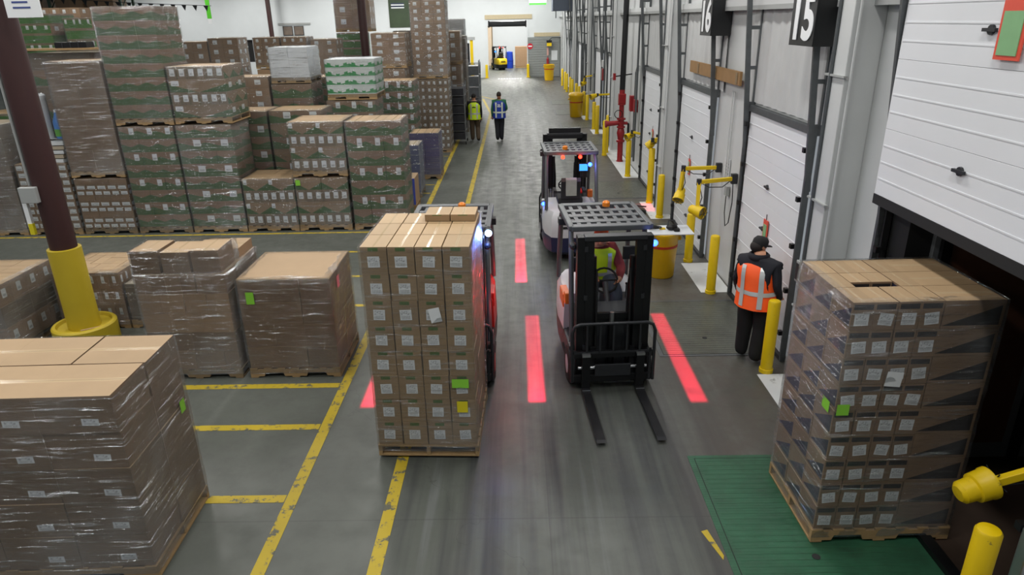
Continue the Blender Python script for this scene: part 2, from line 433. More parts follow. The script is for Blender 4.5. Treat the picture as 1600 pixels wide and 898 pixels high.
for i, (num, y0, y1) in enumerate(DOORS):
    lift = 2.72 if num == '14' else 0
    door(i+1, num, y0, y1, lift, far=i > 3)
    # white corrugated liner over the door
    m = MB(); N = 60; top = 4.40; z0 = DH+.1
    a = []; b = []
    for k in range(N+1):
        y = y0-.35+(y1-y0+.7)*k/N; x = XW-.005-.012*(1+math.sin(k*2*PI/6+.6*math.sin(k*.7)))
        a.append(m.bm.verts.new((x, y, z0))); b.append(m.bm.verts.new((x, y, top)))
    for k in range(N): m.bm.faces.new((a[k], a[k+1], b[k+1], b[k]))
    m.build('liner_panel', LINER, WR, smooth=60)
# long girt over the liners
box_obj('girt', STEELW, WR, XW-.12, XW+.02, -2, 56.8, 4.42, 4.52); box_obj('girt_lip', STEELG, WR, XW-.12, XW-.10, -2, 56.8, 4.36, 4.42)
# pilasters
for k, y in enumerate((7.05, 15.45, 23.9, 32.3, 40.7, 49.1)):
    o = struct(MB().box(3.25, XW+.02, y, y+.36, 0, 8.2, .012).build('trim_%d' % (k+1), STEELW))
    MB().tube([(3.30, y-.03, .1), (3.30, y-.03, 7.5)], .016, 8).build('conduit', STEELW, o)
    MB().tube([(3.235, y+.28, .1), (3.235, y+.28, 7.5)], .02, 8).build('conduit', TRACK, o)
    for z in (1.1, 2.4, 3.7): box_obj('conduit_strap', STEELG, o, 3.22, 3.26, y-.05, y+.4, z, z+.02)
# soot-brown weathering pieces and the plank leaning over dock 16
PL = MB().box(XW-.09, XW-.05, 11.0, 14.2, 3.27, 3.48).build('wooden_plank', plain('plank', '8a6a42', .7, var=.25, nscale=6)); tag(PL, 'long brown wooden plank fixed above the door of dock 16', 'plank')
for dy in (11.1, 12.3, 13.5): box_obj('plank_cleat', WOODD, PL, XW-.1, XW-.09, dy, dy+.09, 3.29, 3.46)
# numbers
def text_mesh(s, size, mat, off=.012):
    cu_ = bpy.data.curves.new('number', 'FONT'); cu_.body = s; cu_.size = size; cu_.align_x = 'CENTER'; cu_.align_y = 'CENTER'; cu_.offset = off; cu_.extrude = .004
    o = bpy.data.objects.new('number', cu_); COL.objects.link(o)
    me = bpy.data.meshes.new_from_object(o.evaluated_get(bpy.context.evaluated_depsgraph_get())); bpy.data.objects.remove(o)
    me.materials.clear(); me.materials.append(mat); return me
SIGNW = plain('sign_white', 'e3e6e8', .4, var=.02)
SIGNB = plain('sign_black', '101214', .4, var=.1)
for num, y, z in (('15', 8.2, 4.24), ('16', 12.35, 4.26)):
    t = thing('dock_number_sign', 'black dock sign with the white number %s hanging above dock %s' % (num, 'fifteen' if num == '15' else 'sixteen'), 'sign', (3.22, y, z), 0)
    box_obj('sign_board', SIGNB, t, 0, .02, -.34, .34, -.28, .36, .004)
    o = inst('number', text_mesh(num, .66, SIGNW, .02), t, (-.006, 0, .0), Euler((PI/2, 0, -PI/2)))
    box_obj('return_board', SIGNB, t, .02, .33, -.34, -.33, -.28, .36)
    MB().cyl((.01, .2, .36), (.01, .2, 1.0), .008).build('hanger', TRACK, t); MB().cyl((.01, -.2, .36), (.01, -.2, 1.0), .008).build('hanger', TRACK, t)
# hanging door tickets
def ticket(label, x, y, z0, z1, w):
    t = thing('door_ticket', label, 'sign', (x, y, z0), 0)
    box_obj('ticket_frame', plain('ticket_red', 'd8503c', .4), t, -.01, 0, -w/2, w/2, 0, z1-z0)
    box_obj('ticket_card', plain('ticket_green', '7fae7c', .5), t, -.016, -.01, -w/2+.03, w/2-.03, .03, (z1-z0)*.82)
    MB().cyl((-.005, 0, z1-z0), (-.005, 0, z1-z0+.08), .006).build('hook', CHAR, t)
ticket('green card in a red frame on the raised door of dock 14', 3.325, 4.88, 3.98, 4.36, .26)
ticket('green card in a red frame beside the orange-vested worker', 3.485, 9.25, 1.25, 1.62, .17)
ticket('small green card in a red frame on the door of dock 16', 3.485, 13.75, 1.3, 1.62, .13)
ticket('small green card in a red frame on the third door, by the standpipe', 3.485, 17.7, 1.3, 1.62, .13)

# dock levellers
def leveler_mat(name, c, c2):
    t = NT(name); p = t.obj(); w = t.n('ShaderNodeTexWave'); w.inputs['Scale'].default_value = 9; w.bands_direction = 'Y'; t.l(p, w.inputs[0])
    n = t.noise(p, 2.2, 6, .65); n5 = t.noise(p, 14, 4)
    t.col(t.mix(t.rng(n, .4, .72, 0, .85), lin(c), lin(c2))); t.set(Roughness=t.rng(n5, .3, .7, .28, .5), Metallic=.15); t.bump(w.outputs[1], .12, .004); return t.m
LG = leveler_mat('leveler_green', '2f5f45', '24402f'); LGR = leveler_mat('leveler_grey', '54584f', '3c3d3a')
def leveler(label, x0, y0, y1, mat, ribs=True):
    t = thing('dock_leveler', label, 'dock leveler', (x0, y0, 0), 0, 'dock levelers')
    W_ = XW-x0; D = y1-y0
    box_obj('deck_plate', mat, t, .06, W_-.05, .05, D-.05, -.02, .007)
    if ribs:
        n = 26; me = None
        for k in range(n):
            yy = .1+(D-.2)*k/(n-1)
            if me is None: me = MB().box(.1, W_-.25, -.006, .006, .006, .0082).mesh('tread_rib', mat)
            inst('tread_rib', me, t, (0, yy, 0))
    for (a, b, c, d) in ((0, W_, 0, .05), (0, W_, D-.05, D), (0, .06, .05, D-.05)):
        box_obj('curb_angle', mat if mat == LG else TRACK, t, a, b, c, d, -.02, .005)
    box_obj('hinge_gap', SEAL, t, .06, W_-.05, D-.055, D-.05, -.01, .008); box_obj('hinge_gap', SEAL, t, .06, W_-.05, .05, .055, -.01, .008)
    box_obj('hinge_gap', SEAL, t, .06, .066, .05, D-.05, -.01, .008)
    MB().lathe([(.035, 0), (.035, .003)], (.75, D*.28, .008), 12).build('lift_eye', SEAL, t)
    return t
leveler('green ribbed dock leveler plate under the dark-wedged pallet load', 1.74, 4.0, 6.03, LG)
leveler('grey ribbed dock leveler plate before the orange-vested worker', 1.9, 8.29, 10.25, LGR)
for d, lb in ((2, 'grey dock leveler plate before the door of dock 16'), (3, 'grey dock leveler plate before the third closed door, near the red standpipe')):
    y0, y1 = DOORS[d][1], DOORS[d][2]; leveler(lb, 1.9, y0+.15, y1-.2, LGR, d == 2)
for d in range(4, 8): leveler('far grey dock leveler plate beyond the standpipe, %s in the row' % ['nearest', 'second', 'third', 'farthest'][d-4], 1.9, DOORS[d][1]+.15, DOORS[d][2]-.2, LGR, False)
MB().prism([(1.60, 4.9), (1.70, 4.55), (1.72, 4.6), (1.66, 4.92)], 'z', -.02, .003).build('yellow_stripe', YELP, FLOOR)
# white painted patches on the floor between the docks
for (y0, y1) in ((6.75, 7.76), (10.58, 12.05), (15.08, 16.65), (19.4, 24.4), (27.4, 28.6), (31.6, 32.9)):
    stripe(3.04, 3.54, y0, y1, WHITEP, 'white_floor_patch')

# trailer standing behind the open dock
TR = thing('trailer', 'dark trailer interior seen through the open dock door', 'trailer', (3.8, 0, 0))
TGR = plain('trailer_grey', '6d7072', .5, var=.1, nscale=1.5); TBR = plain('trailer_ply', '5a3a28', .6, var=.2)
box_obj('side_wall', TGR, TR, 0, 9, 5.95, 6.05, -.05, 2.75); box_obj('side_wall', TGR, TR, 0, 9, 3.4, 3.5, -.05, 2.75)
box_obj('trailer_floor', plain('trailer_floor', '3a2c22', .7, var=.2, nscale=6), TR, -.2, 9, 3.5, 5.95, -.15, -.0)
box_obj('trailer_roof', TGR, TR, 0, 9, 3.4, 6.05, 2.75, 2.82); box_obj('nose_wall', TGR, TR, 9, 9.1, 3.4, 6.05, -.05, 2.8)
for x in (.05, 1.2, 2.4, 3.6): box_obj('wall_post', BLKM, TR, x, x+.09, 5.9, 5.95, 0, 2.7)
box_obj('ply_panel', TBR, TR, .15, 1.1, 5.92, 5.95, .2, 2.7)
SH = thing('dock_shelter', 'black padded dock seal around the open door', 'dock seal', (XW, 0, 0))
box_obj('side_pad', SEAL, SH, .02, .3, 6.0, 6.32, 0, 2.95); box_obj('side_pad', SEAL, SH, .02, .3, 3.2, 3.45, 0, 2.95); box_obj('head_pad', SEAL, SH, .02, .3, 3.2, 6.32, 2.72, 3.0)

# ------------------------------------------------------------------ bollards
def bollard(x, y, h, label, r=.075, tilt=(0, 0)):
    t = thing('bollard', label, 'bollard', (x, y, 0), 0, 'yellow dock bollards')
    MB().lathe([(r, 0), (r, h-.03), (r*.85, h-.01), (r*.45, h), (0, h+.004)], n=20).build('post', YEL, t, smooth=40)
    MB().lathe([(r+.012, 0), (r+.012, .05), (r, .055)], n=20).build('base_collar', YEL, t, smooth=40)
bollard(3.2, 3.76, 1.0, 'yellow bollard at the front corner below the near dock light', .085)
bollard(3.18, 7.84, 1.0, 'yellow bollard just in front of the orange-vested worker')
bollard(3.19, 10.57, 1.0, 'scuffed yellow bollard on the white patch behind the grey leveler')
bollard(3.19, 12.15, .93, 'yellow bollard below the two jointed yellow dock lights')
bollard(3.25, 15.18, 1.0, 'yellow bollard at the near end of the second white patch')
bollard(3.27, 16.55, 1.35, 'tall yellow bollard under the third dock light')
bollard(3.2, 19.6, 1.05, 'yellow bollard carrying a yellow dock light near the standpipe')
for k, (x, y, h) in enumerate(((2.93, 22.9, 1.15), (3.05, 23.4, 1.1), (3.25, 24.6, 1.1), (3.2, 27.5, 1.1), (3.2, 28.7, 1.1), (3.2, 31.5, 1.1), (3.2, 33.1, 1.1), (3.2, 35.7, 1.1), (3.2, 37.3, 1.1), (3.2, 40, 1.1), (3.2, 41.5, 1.1), (3.2, 44.2, 1.1), (3.2, 45.8, 1.1), (3.2, 48.6, 1.1))):
    bollard(x, y, h, 'yellow bollard in the far row beyond the red standpipe, %s from the near end' % ['first', 'second', 'third', 'fourth', 'fifth', 'sixth', 'seventh', 'eighth', 'ninth', 'tenth', 'eleventh', 'twelfth', 'thirteenth', 'last'][k])

# ------------------------------------------------------------------ dock lights
def dock_light(label, base, elbow, head_p, aim, r=.085, arm=.03):
    t = thing('dock_light', label, 'dock light', base)
    B = Vector(base); E_ = Vector(elbow)-B; H_ = Vector(head_p)-B; a = Vector(aim).normalized()
    box_obj('wall_bracket', CHAR, t, -.03, .06, -.04, .04, -.08, .08)
    def bar(p, q, name):
        d = (q-p); L = d.length; o = MB().box(-arm, arm, -arm, arm, 0, L, .006).build(name, YEL, t); o.location = p; o.rotation_euler = d.to_track_quat('Z', 'Y').to_euler(); return o
    bar(Vector(), E_, 'upper_arm'); bar(E_, H_, 'fore_arm')
    MB().cyl(E_-Vector((0, 0, .05)), E_+Vector((0, 0, .05)), arm*1.35).build('elbow_joint', CHAR, t)
    q = a.to_track_quat('Z', 'Y').to_euler()
    o = MB().lathe([(0, -.15), (r*.6, -.145), (r*.85, -.12), (r*.9, -.03), (r*1.1, -.02), (r*1.15, .07), (r*1.22, .08), (r*1.22, .11), (r*1.1, .11), (r*.95, .03), (0, .03)], n=20).build('lamp_head', YEL, t, smooth=35); o.location = H_; o.rotation_euler = q
    g = MB().lathe([(0, .05), (r*.9, .05), (r*.9, .055), (0, .055)], n=16).build('lens', CHROME, o)
    r_ = MB()
    for k in range(3): r_.tube([(math.cos(k*PI/3)*r*1.25, math.sin(k*PI/3)*r*1.25, .135), (-math.cos(k*PI/3)*r*1.25, -math.sin(k*PI/3)*r*1.25, .135)], .005, 6)
    r_.build('wire_guard', CHAR, o)
    c = [Vector((0, 0, 0)), E_*.3+Vector((0, 0, -.12)), E_*.7+Vector((0, 0, -.1)), E_, E_.lerp(H_, .4)+Vector((.05, -.05, -.05)), H_]
    MB().tube(c, .008, 6).build('cable', BLKM, t)
dock_light('yellow jointed dock light whose arm is the farther of two', (3.5, 11.85, 1.83), (2.9, 11.82, 1.83), (2.86, 11.8, 1.36), (-.3, -.5, -.6))
dock_light('yellow jointed dock light hanging nearer, above the scuffed bollard', (3.5, 10.95, 1.83), (2.9, 10.75, 1.83), (2.88, 10.65, 1.38), (.5, -.6, -.1))
dock_light('large yellow dock light at the front right corner beside the open dock', (3.9, 3.95, 1.38), (3.86, 4.0, 1.38), (3.36, 4.17, 1.02), (.8, .1, .25), .1)
dock_light('yellow dock light folded over the third bollard pair', (3.5, 16.4, 1.62), (3.2, 16.2, 1.6), (3.25, 16.6, 1.45), (-.4, .2, -.4))
dock_light('yellow dock light on the post beside the standpipe patch', (3.5, 19.3, 1.25), (3.25, 19.4, 1.3), (3.2, 19.6, 1.15), (-.6, -.3, -.2))
dock_light('yellow dock light far down the wall beyond the standpipe', (3.5, 25.2, 1.75), (2.9, 25.0, 1.75), (2.75, 25.0, 1.7), (-.7, -.3, -.2))
dock_light('yellow dock light farthest away above the yellow bin', (3.5, 31.8, 1.9), (3.1, 31.8, 1.85), (3.05, 31.9, 1.55), (-.7, -.3, -.2))
tg = thing('track_guard', 'grey steel track guard behind the bollard in the lower right corner', 'track guard', (3.48, 3.72, 0))
box_obj('guard_angle', CHROME, tg, -.05, .05, -.05, .05, 0, 1.0, .01); box_obj('foot_plate', TRACK, tg, -.09, .06, -.09, .09, 0, .015)
# loose wall box and hanging cable between docks 15 and 16
bx = thing('outlet_box', 'small grey outlet box with looping black cable between docks 15 and 16', 'outlet', (XW, 11.3, 1.55))
box_obj('box', STEELG, bx, -.05, 0, -.06, .06, -.08, .08); MB().tube([(-.03, 0, -.05), (-.06, -.1, -.35), (-.07, -.22, -.55), (-.07, -.38, -.45), (-.05, -.42, -.1), (-.05, -.35, .3), (-.03, -.3, .35)], .008, 6).build('cable', BLKM, bx)
MB().tube([(-.02, .1, .1), (-.02, .1, 1.6)], .012, 6).build('riser_conduit', STEELW, bx); MB().tube([(-.02, .2, .1), (-.02, .2, 1.6)], .012, 6).build('riser_conduit', STEELW, bx)
nt = tag(box_obj('paper_notice', plain('notice', 'c9ccce', .5), None, XW-.002, XW+.008, 11.35, 11.65, 1.75, 2.05), 'white paper notice taped to the wall between docks 15 and 16', 'notice')
for k in range(4): box_obj('printed_line', CHAR, nt, XW-.004, XW-.002, 11.4, 11.6, 1.8+k*.055, 1.815+k*.055)
cb = thing('control_box', 'small grey control box on the door frame by the worker', 'control box', (3.4, 7.62, 1.45))
box_obj('case', STEELG, cb, -.09, .09, -.07, .07, -.13, .13, .01); box_obj('cover', CHAR, cb, -.095, -.09, -.05, .05, -.1, .1); MB().tube([(0, 0, .13), (.05, 0, .6), (.1, -.1, 1.6)], .01, 6).build('cable', TRACK, cb)

# ------------------------------------------------------------------ red standpipe with its black riser
sp = thing('standpipe', 'red fire standpipe with valves and a tall black riser pipe', 'standpipe', (3.29, 21.83, 0))
MB().lathe([(.11, 0), (.11, .03), (.085, .035), (.085, .62)], n=20).build('lower_pipe', REDP, sp, smooth=40)
m = MB(); m.lathe([(.13, .62), (.13, .68), (.085, .7), (.1, .78), (.125, .9), (.1, 1.02), (.085, 1.05), (.13, 1.06), (.13, 1.11)], n=20); m.build('check_valve', REDP, sp, smooth=40)
MB().lathe([(.09, 1.11), (.09, 1.3), (.14, 1.31), (.14, 1.36), (.09, 1.37)], n=20).build('tee_body', REDP, sp, smooth=40)
MB().cyl((0, 0, 1.22), (-.48, 0, 1.18), .07, .085).build('hose_outlet', REDP, sp, smooth=40); MB().lathe([(.11, -.5), (.11, -.44), (.05, -.43)], (0, 0, 1.18), 16, 'x').build('outlet_cap', REDP, sp, smooth=40)
MB().cyl((0, 0, 1.2), (.2, 0, 1.2), .05).build('side_outlet', REDP, sp); MB().tube([(.2, 0, 1.2), (.23, 0, 1.15), (.23, 0, .12), (.23, 0, .06), (.26, -.4, .06)], .035, 10).build('drain_pipe', BLKM, sp, smooth=50)
MB().lathe([(.075, 1.37), (.075, 1.75), (.12, 1.76), (.12, 1.8)], n=20).build('spool', REDP, sp, smooth=40)
o = MB().box(-.11, .11, -.11, .11, 1.8, 2.1, .02).build('gear_box', REDP, sp); MB().lathe([(.085, 2.1), (.085, 2.22), (.07, 2.22)], n=20).build('flange', REDP, sp)
MB().tube([(-.12+.12*math.cos(k*PI/8), -.2, 1.5+.12*math.sin(k*PI/8)) for k in range(16)], .012, 6, True).build('hand_wheel', BLKM, sp)
MB().cyl((0, 0, 2.2), (.05, 0, 7.9), .085, n=18).build('riser_pipe', plain('riser_black', '17191b', .4, .2), sp, smooth=40)
MB().tube([(-.3, 0, 2.6), (.5, 0, 2.7)], .02, 8).build('gauge_arm', BLKM, sp); box_obj('gauge', REDP, sp, -.3, -.22, -.05, .05, 2.5, 2.7)

bl = thing('alarm_case', 'red alarm box pair on the wall right of the standpipe', 'alarm', (XW, 21.0, 1.9))
box_obj('case', REDP, bl, -.12, 0, .05, .3, -.25, .2, .01); box_obj('case', REDP, bl, -.1, 0, -.55, -.35, -.2, .15, .01); MB().tube([(-.03, -.1, .9), (-.03, -.1, -1.6)], .018, 8).build('conduit', TRACK, bl); MB().tube([(-.03, -.1, .9), (-.03, -.4, 1.1), (-.03, -1.4, 1.1), (-.03, -1.45, -.5)], .018, 8).build('conduit', STEELG, bl)
fe = thing('alarm_box', 'small red alarm box far down the right wall', 'alarm', (3.5, 27.9, 2.0)); box_obj('case', REDP, fe, -.12, 0, -.12, .12, 0, .45, .01); box_obj('cover', plain('cover_white', 'd8d8d8', .5), fe, -.13, -.02, -.1, .1, .5, .75, .01)
# conduits and services along the far wall
SV = thing('wall_conduit_run', 'bundle of dark vertical conduits on the far right wall', 'conduits', (XW, 0, 0))
for k, (y, dx, m_) in enumerate(((19.9, .05, STEELG), (20.3, .08, TRACK), (23.2, .05, TRACK), (27.7, .1, TRACK), (28.3, .12, TRACK), (31.7, .1, STEELG), (32.1, .16, TRACK), (36.2, .1, TRACK), (36.9, .15, TRACK), (40.3, .12, TRACK), (44.8, .15, TRACK), (45.4, .2, STEELG))):
    MB().cyl((-dx, y, .3 if k % 2 else 1.2), (-dx, y, 7.9), .03, n=8).build('conduit', m_, SV)
hb = thing('heater_box', 'blue-grey unit heater box high on the far right wall', 'heater', (3.0, 45, 4.7)); box_obj('case', plain('heater_grey', '5b6474', .5), hb, -.7, .5, -.8, .8, 0, 1.5, .02); MB().cyl((-.5, -.6, 0), (-.5, -.6, -.4), .03).build('bracket', TRACK, hb); MB().cyl((.4, -.6, 0), (.4, -.6, -.4), .03).build('bracket', TRACK, hb)
# floor mat reel behind the third door patch
fm = thing('wheel_chock', 'low dark wheel chock with a looped cable by the second white patch', 'wheel chock', (2.75, 15.6, 0)); MB().prism([(-.25, 0), (.25, 0), (.25, .09), (-.05, .16), (-.2, .1)], 'y', -.12, .12).build('wedge', CHAR, fm); MB().tube([(-.25, 0, .1), (-.4, .2, .1), (-.3, .45, .05), (.1, .5, .05), (.3, .2, .1)], .02, 6).build('cable', BLKM, fm)

# ------------------------------------------------------------------ yellow bins
def bin_(label, x, y, s=1.0, lid=True):
    t = thing('waste_bin', label, 'bin', (x, y, 0), 0, 'yellow waste bins')
    MB().lathe([(.2*s, 0), (.215*s, .02), (.255*s, .7*s), (.27*s, .72*s), (.27*s, .76*s), (.24*s, .76*s), (.2*s, .05)], n=26).build('drum', plain('bin_yellow', 'd3a90f', .4, var=.06), t, smooth=40)
    MB().lathe([(.247*s, .52*s), (.2505*s, .52*s), (.2525*s, .56*s), (.249*s, .56*s)], n=26).build('red_band', plain('band_red', '9a2a14', .5), t, smooth=40)
    if lid: MB().lathe([(.28*s, .74*s), (.29*s, .8*s), (.25*s, .86*s), (.12*s, .89*s), (0, .89*s)], n=26).build('lid', plain('bin_yellow', 'd3a90f', .4), t, smooth=40)
    for q in (-1, 1): box_obj('handle', plain('bin_yellow', 'd3a90f', .4), t, q*.27*s-.03, q*.27*s+.03, -.06, .06, .62*s, .68*s, .008)
    return t
bin_('yellow bin with a red band beside the facing forklift', 2.53, 11.45, 1.07, False)
bin_('lidded yellow bin standing by the far right wall', 2.79, 32.6, 1.25); bin_('small yellow bin in front of the far grey sliding door', 2.5, 53, 1.5, False)
bd = tag(MB().box(2.2, 3.02, 11.2, 11.75, .815, .83).build('white_board', plain('board_white', 'cfd4d8', .4, var=.03)), 'white board lying across the yellow bin', 'board')
gl = thing('hand_scanner', 'black hand scanner lying on the white board', 'scanner', (2.68, 11.45, .83)); MB().ell((0, 0, .05), .1, .06, .05).build('body', BLKM, gl, smooth=60); MB().tube([(-.08, 0, .05), (-.05, .05, .16), (.05, .05, .16), (.09, 0, .05)], .014, 8).build('bail', CHAR, gl); box_obj('grip', BLKM, gl, .02, .12, -.12, .0, .005, .05, .01)
gl = thing('coiled_strap', 'black coiled strap with yellow tag on the white board', 'strap', (2.4, 11.5, .83)); MB().tube([(.11*math.cos(k*.5), .06*math.sin(k*.5), .015+.002*k) for k in range(24)], .012, 6).build('coil', BLKM, gl); box_obj('tag_card', YEL, gl, .08, .18, -.02, .05, 0, .02)

# ------------------------------------------------------------------ far wall and the room beyond
YF = 56.6
FW = struct(grid_wall('wall_far', WALLW, [-46, -21.1, -20.5, -2.1, .95, XW+.02], [0, 1.5, 3.15, 4.2, 8.3], lambda i, j: (i == 3 and j < 3) or (i == 1 and j in (1,)), lambda u, z, t: (u, YF+t, z), .3))
box_obj('door_header', plain('tan_strip', 'b5a88a', .7), FW, -2.3, 1.35, YF-.06, YF, 4.3, 4.62)
box_obj('door_header', plain('tan_strip', 'b5a88a', .7), FW, 1.5, 3.5, YF-.06, YF, 3.0, 3.28)
for x in (-2.2, .95): box_obj('door_jamb', WALLW, FW, x, x+.1, YF-.05, YF, 0, 4.25)
sd = tag(box_obj('sliding_door', plain('door_grey', '7e8280', .5, var=.1), None, 1.0, 3.5, YF-.16, YF-.06, .02, 2.95), 'grey sliding door parked right of the far doorway', 'door')
for k in range(16): box_obj('door_slat', plain('door_grey', '7e8280', .5), sd, 1.02, 3.48, YF-.175, YF-.16, .1+k*.177, .25+k*.177)
ne = thing('no_entry_sign', 'round red no entry sign on the grey sliding door', 'sign', (1.18, YF-.19, 2.3)); MB().lathe([(.22, -.01), (.22, 0)], n=24, axis='y').build('disc', plain('sign_red', 'b0182a', .4), ne); box_obj('bar', SIGNW, ne, -.15, .15, -.014, -.01, -.04, .04)
hr = thing('fire_extinguisher', 'red fire extinguisher on the grey sliding door', 'extinguisher', (2.55, YF-.3, 1.1)); MB().lathe([(.1, -.2), (.1, .25), (.04, .33), (.03, .4)], n=14).build('cylinder', REDP, hr); box_obj('sign_plate', plain('sign_pink', 'b89088', .5), hr, -.07, .07, -.0, .02, .5, 1.1)
dl = thing('exit_lamp', 'yellow and black hazard box hanging by the grey sliding door', 'lamp', (2.65, YF-.5, 2.3)); box_obj('case', YEL, dl, -.18, .18, -.15, .15, 0, .25); box_obj('hood', BLKM, dl, -.2, .2, -.17, .17, .25, .42); MB().tube([(0, 0, .42), (.2, 0, .6), (.9, .2, .6)], .03, 6).build('arm', BLKM, dl)
nb = tag(box_obj('notice_board', PAPER, None, 2.85, 3.3, YF-.2, YF-.18, 1.25, 1.95), 'white notice board beside the extinguisher on the far door', 'notice'); box_obj('board_frame', CHROME, nb, 2.83, 3.32, YF-.18, YF-.176, 1.23, 1.97)
for x, lb in ((-2.25, 'left'), (1.0, 'right')):
    t = thing('door_guard', 'yellow guard post at the %s side of the far doorway' % lb, 'guard post', (x, YF-.35, 0)); box_obj('post', YEL, t, -.1, .1, -.1, .1, 0, 1.0, .03); box_obj('foot_plate', YEL, t, -.15, .15, -.15, .15, 0, .04)
ex = thing('exit_sign', 'green and white lit exit sign hanging high by the far wall', 'sign', (1.65, 52, 5.2)); box_obj('face', plain('exit_white', 'd8f0e0', .4, emit='c8f5d8', estr=1.2), ex, -.6, .6, -.05, .05, .12, .6); box_obj('green_edge', plain('exit_green', '5cd04a', .4, emit='4cc83c', estr=.8), ex, -.6, .6, -.05, .05, 0, .12); MB().cyl((0, 0, .6), (0, 0, 2.8), .02).build('hanger', STEELG, ex)
# room beyond the doorway
struct(box_obj('wall_beyond', WALLW, None, -9, 7, 72, 72.2, 0, 8)); struct(box_obj('ceiling_beyond', WALLW, None, -9, 7, YF+.4, 72, 7.6, 7.8))
d = bpy.data.lights.new('beyond_light', 'AREA'); d.shape = 'RECTANGLE'; d.size = 1; d.size_y = 8; d.energy = 1900; d.color = (1, .97, .92)
rl = thing('ceiling_lamp', 'white strip lamp in the room beyond the doorway', 'lamp', (-.5, 64, 7.2)); box_obj('housing', STEELW, rl, -.6, .6, -4.2, 4.2, .02, .15); o = bpy.data.objects.new('lamp_light', d); COL.objects.link(o); o.parent = rl
bb = thing('blue_drum', 'blue drum standing in the room beyond the doorway', 'drum', (-.55, 67.5, 0)); MB().lathe([(.36, 0), (.38, .5), (.36, 1.0), (.33, 1.45), (0, 1.5)], n=18).build('shell', plain('drum_blue', '1c3fb0', .4), bb, smooth=40); MB().lathe([(.39, .66), (.39, .72)], n=18).build('hoop', plain('drum_blue', '1c3fb0', .4), bb)
pk = thing('stacked_carton', 'brown carton stack beyond the doorway', 'carton', (.6, 68, 0)); box_obj('carton', carton('k_far'), pk, -.6, .6, -.5, .5, .15, 1.9, .01); box_obj('pallet', WOOD, pk, -.6, .6, -.5, .5, 0, .14)
rw = tag(box_obj('window_panel', plain('bright_panel', 'dfe6ea', .4), None, 1.3, 2.6, 69, 69.1, .2, 2.2), 'bright white panel leaning in the room beyond', 'panel'); box_obj('panel_frame', STEELG, rw, 1.2, 2.7, 69.1, 69.2, .0, 2.3)
bw = tag(box_obj('door_leaf', plain('cream_door', 'd6c2a8', .5), None, -4.4, -2.3, 71.8, 71.9, 0, 3.6), 'cream door at the back of the room beyond', 'door'); box_obj('door_trim', WOODD, bw, -4.5, -2.2, 71.9, 71.99, 0, 3.7)
rd = thing('door_drum', 'dark rolled-up shutter drum at the top of the far doorway', 'shutter', (-.57, YF+.55, 3.95)); MB().cyl((-1.45, 0, 0), (1.45, 0, 0), .2).build('drum', CHAR, rd, smooth=40); box_obj('drum_bracket', BLKM, rd, -1.49, -1.4, -.24, .2, -.25, .25); box_obj('drum_bracket', BLKM, rd, 1.4, 1.49, -.24, .2, -.25, .25)
# pictures on the far wall, dark opening, pennants
pz = thing('wall_mural', 'dark green mural with a pale flag on the far wall', 'mural', (-8.7, YF-.05, 4.9)); box_obj('panel', plain('mural_green', '2f3f28', .6, var=.5, nscale=1.4), pz, -.95, 1.6, 0, .05, -1.05, 1.4); 
for k in range(4): box_obj('flag_stripe', SIGNW if k % 2 == 0 else plain('flag_dark', '22304a', .5), pz, -.75, .25, -.012, 0, .32+k*.1, .40+k*.1)
for x in (-17.6, -16.75):
    t = thing('framed_picture', 'small dark framed picture on the far wall, %s of two' % ('left' if x < -17 else 'right'), 'picture', (x, YF-.03, 3.8)); box_obj('frame', CHAR, t, -.38, .38, 0, .03, -.4, .3); box_obj('print', plain('print_mud', '6b5f55', .5, var=.6, nscale=3), t, -.33, .33, -.005, 0, -.35, .25)
t = tag(box_obj('picture_rail', STEELG, None, -18.3, -15.8, YF-.05, YF, 4.2, 4.32), 'thin grey rail above the two framed pictures', 'rail'); box_obj('rail_lip', STEELG, t, -18.3, -15.8, YF-.07, YF-.05, 4.18, 4.22)
od = struct(box_obj('door_30', SEAL, None, -21.1, -20.5, YF+.2, YF+.25, 1.5, 3.15)); box_obj('door_trim', plain('orange_trim', 'c98a4a', .6), od, -21.25, -21.05, YF-.03, YF+.02, 1.5, 3.15)  # black sheet standing in for the shade inside the opening
pn = thing('pennant_string', 'string of dark pennants sagging across the upper left', 'pennants', (-20, 30, 0))
P0, P1 = Vector((-3, 0, 5.9)), Vector((7.67, 0, 5.02))
pts = [P0.lerp(P1, k/12)-Vector((0, 0, .12*math.sin(PI*k/12))) for k in range(13)]
MB().tube(pts, .012, 5).build('cord', CHAR, pn)
for k in range(24):
    p = P0.lerp(P1, (k+.5)/24)-Vector((0, 0, .12*math.sin(PI*(k+.5)/24))); MB().prism([(p.x-.1, p.z), (p.x+.1, p.z), (p.x+.02, p.z-.22)], 'y', -.004, .004).build('pennant', BLKM, pn)
gs = thing('green_hang_tag', 'green aisle tag with a white foot hanging before the far wall', 'sign', (-12.89, 31, 4.39)); box_obj('panel', plain('tag_green', '55c02c', .5), gs, -.09, .09, -.01, .01, .15, .9); box_obj('foot', SIGNW, gs, -.08, .08, -.012, .012, -.05, .15); MB().cyl((0, 0, .9), (0, 0, 3.4), .008).build('cord', CHAR, gs)
ym = thing('yellow_reach_truck', 'far yellow truck mast beside the wire carts', 'truck', (-3.4, 50, 0))
for x in (-.5, .3): box_obj('mast_channel', YEL, ym, x, x+.2, 0, .15, .1, 3.0)
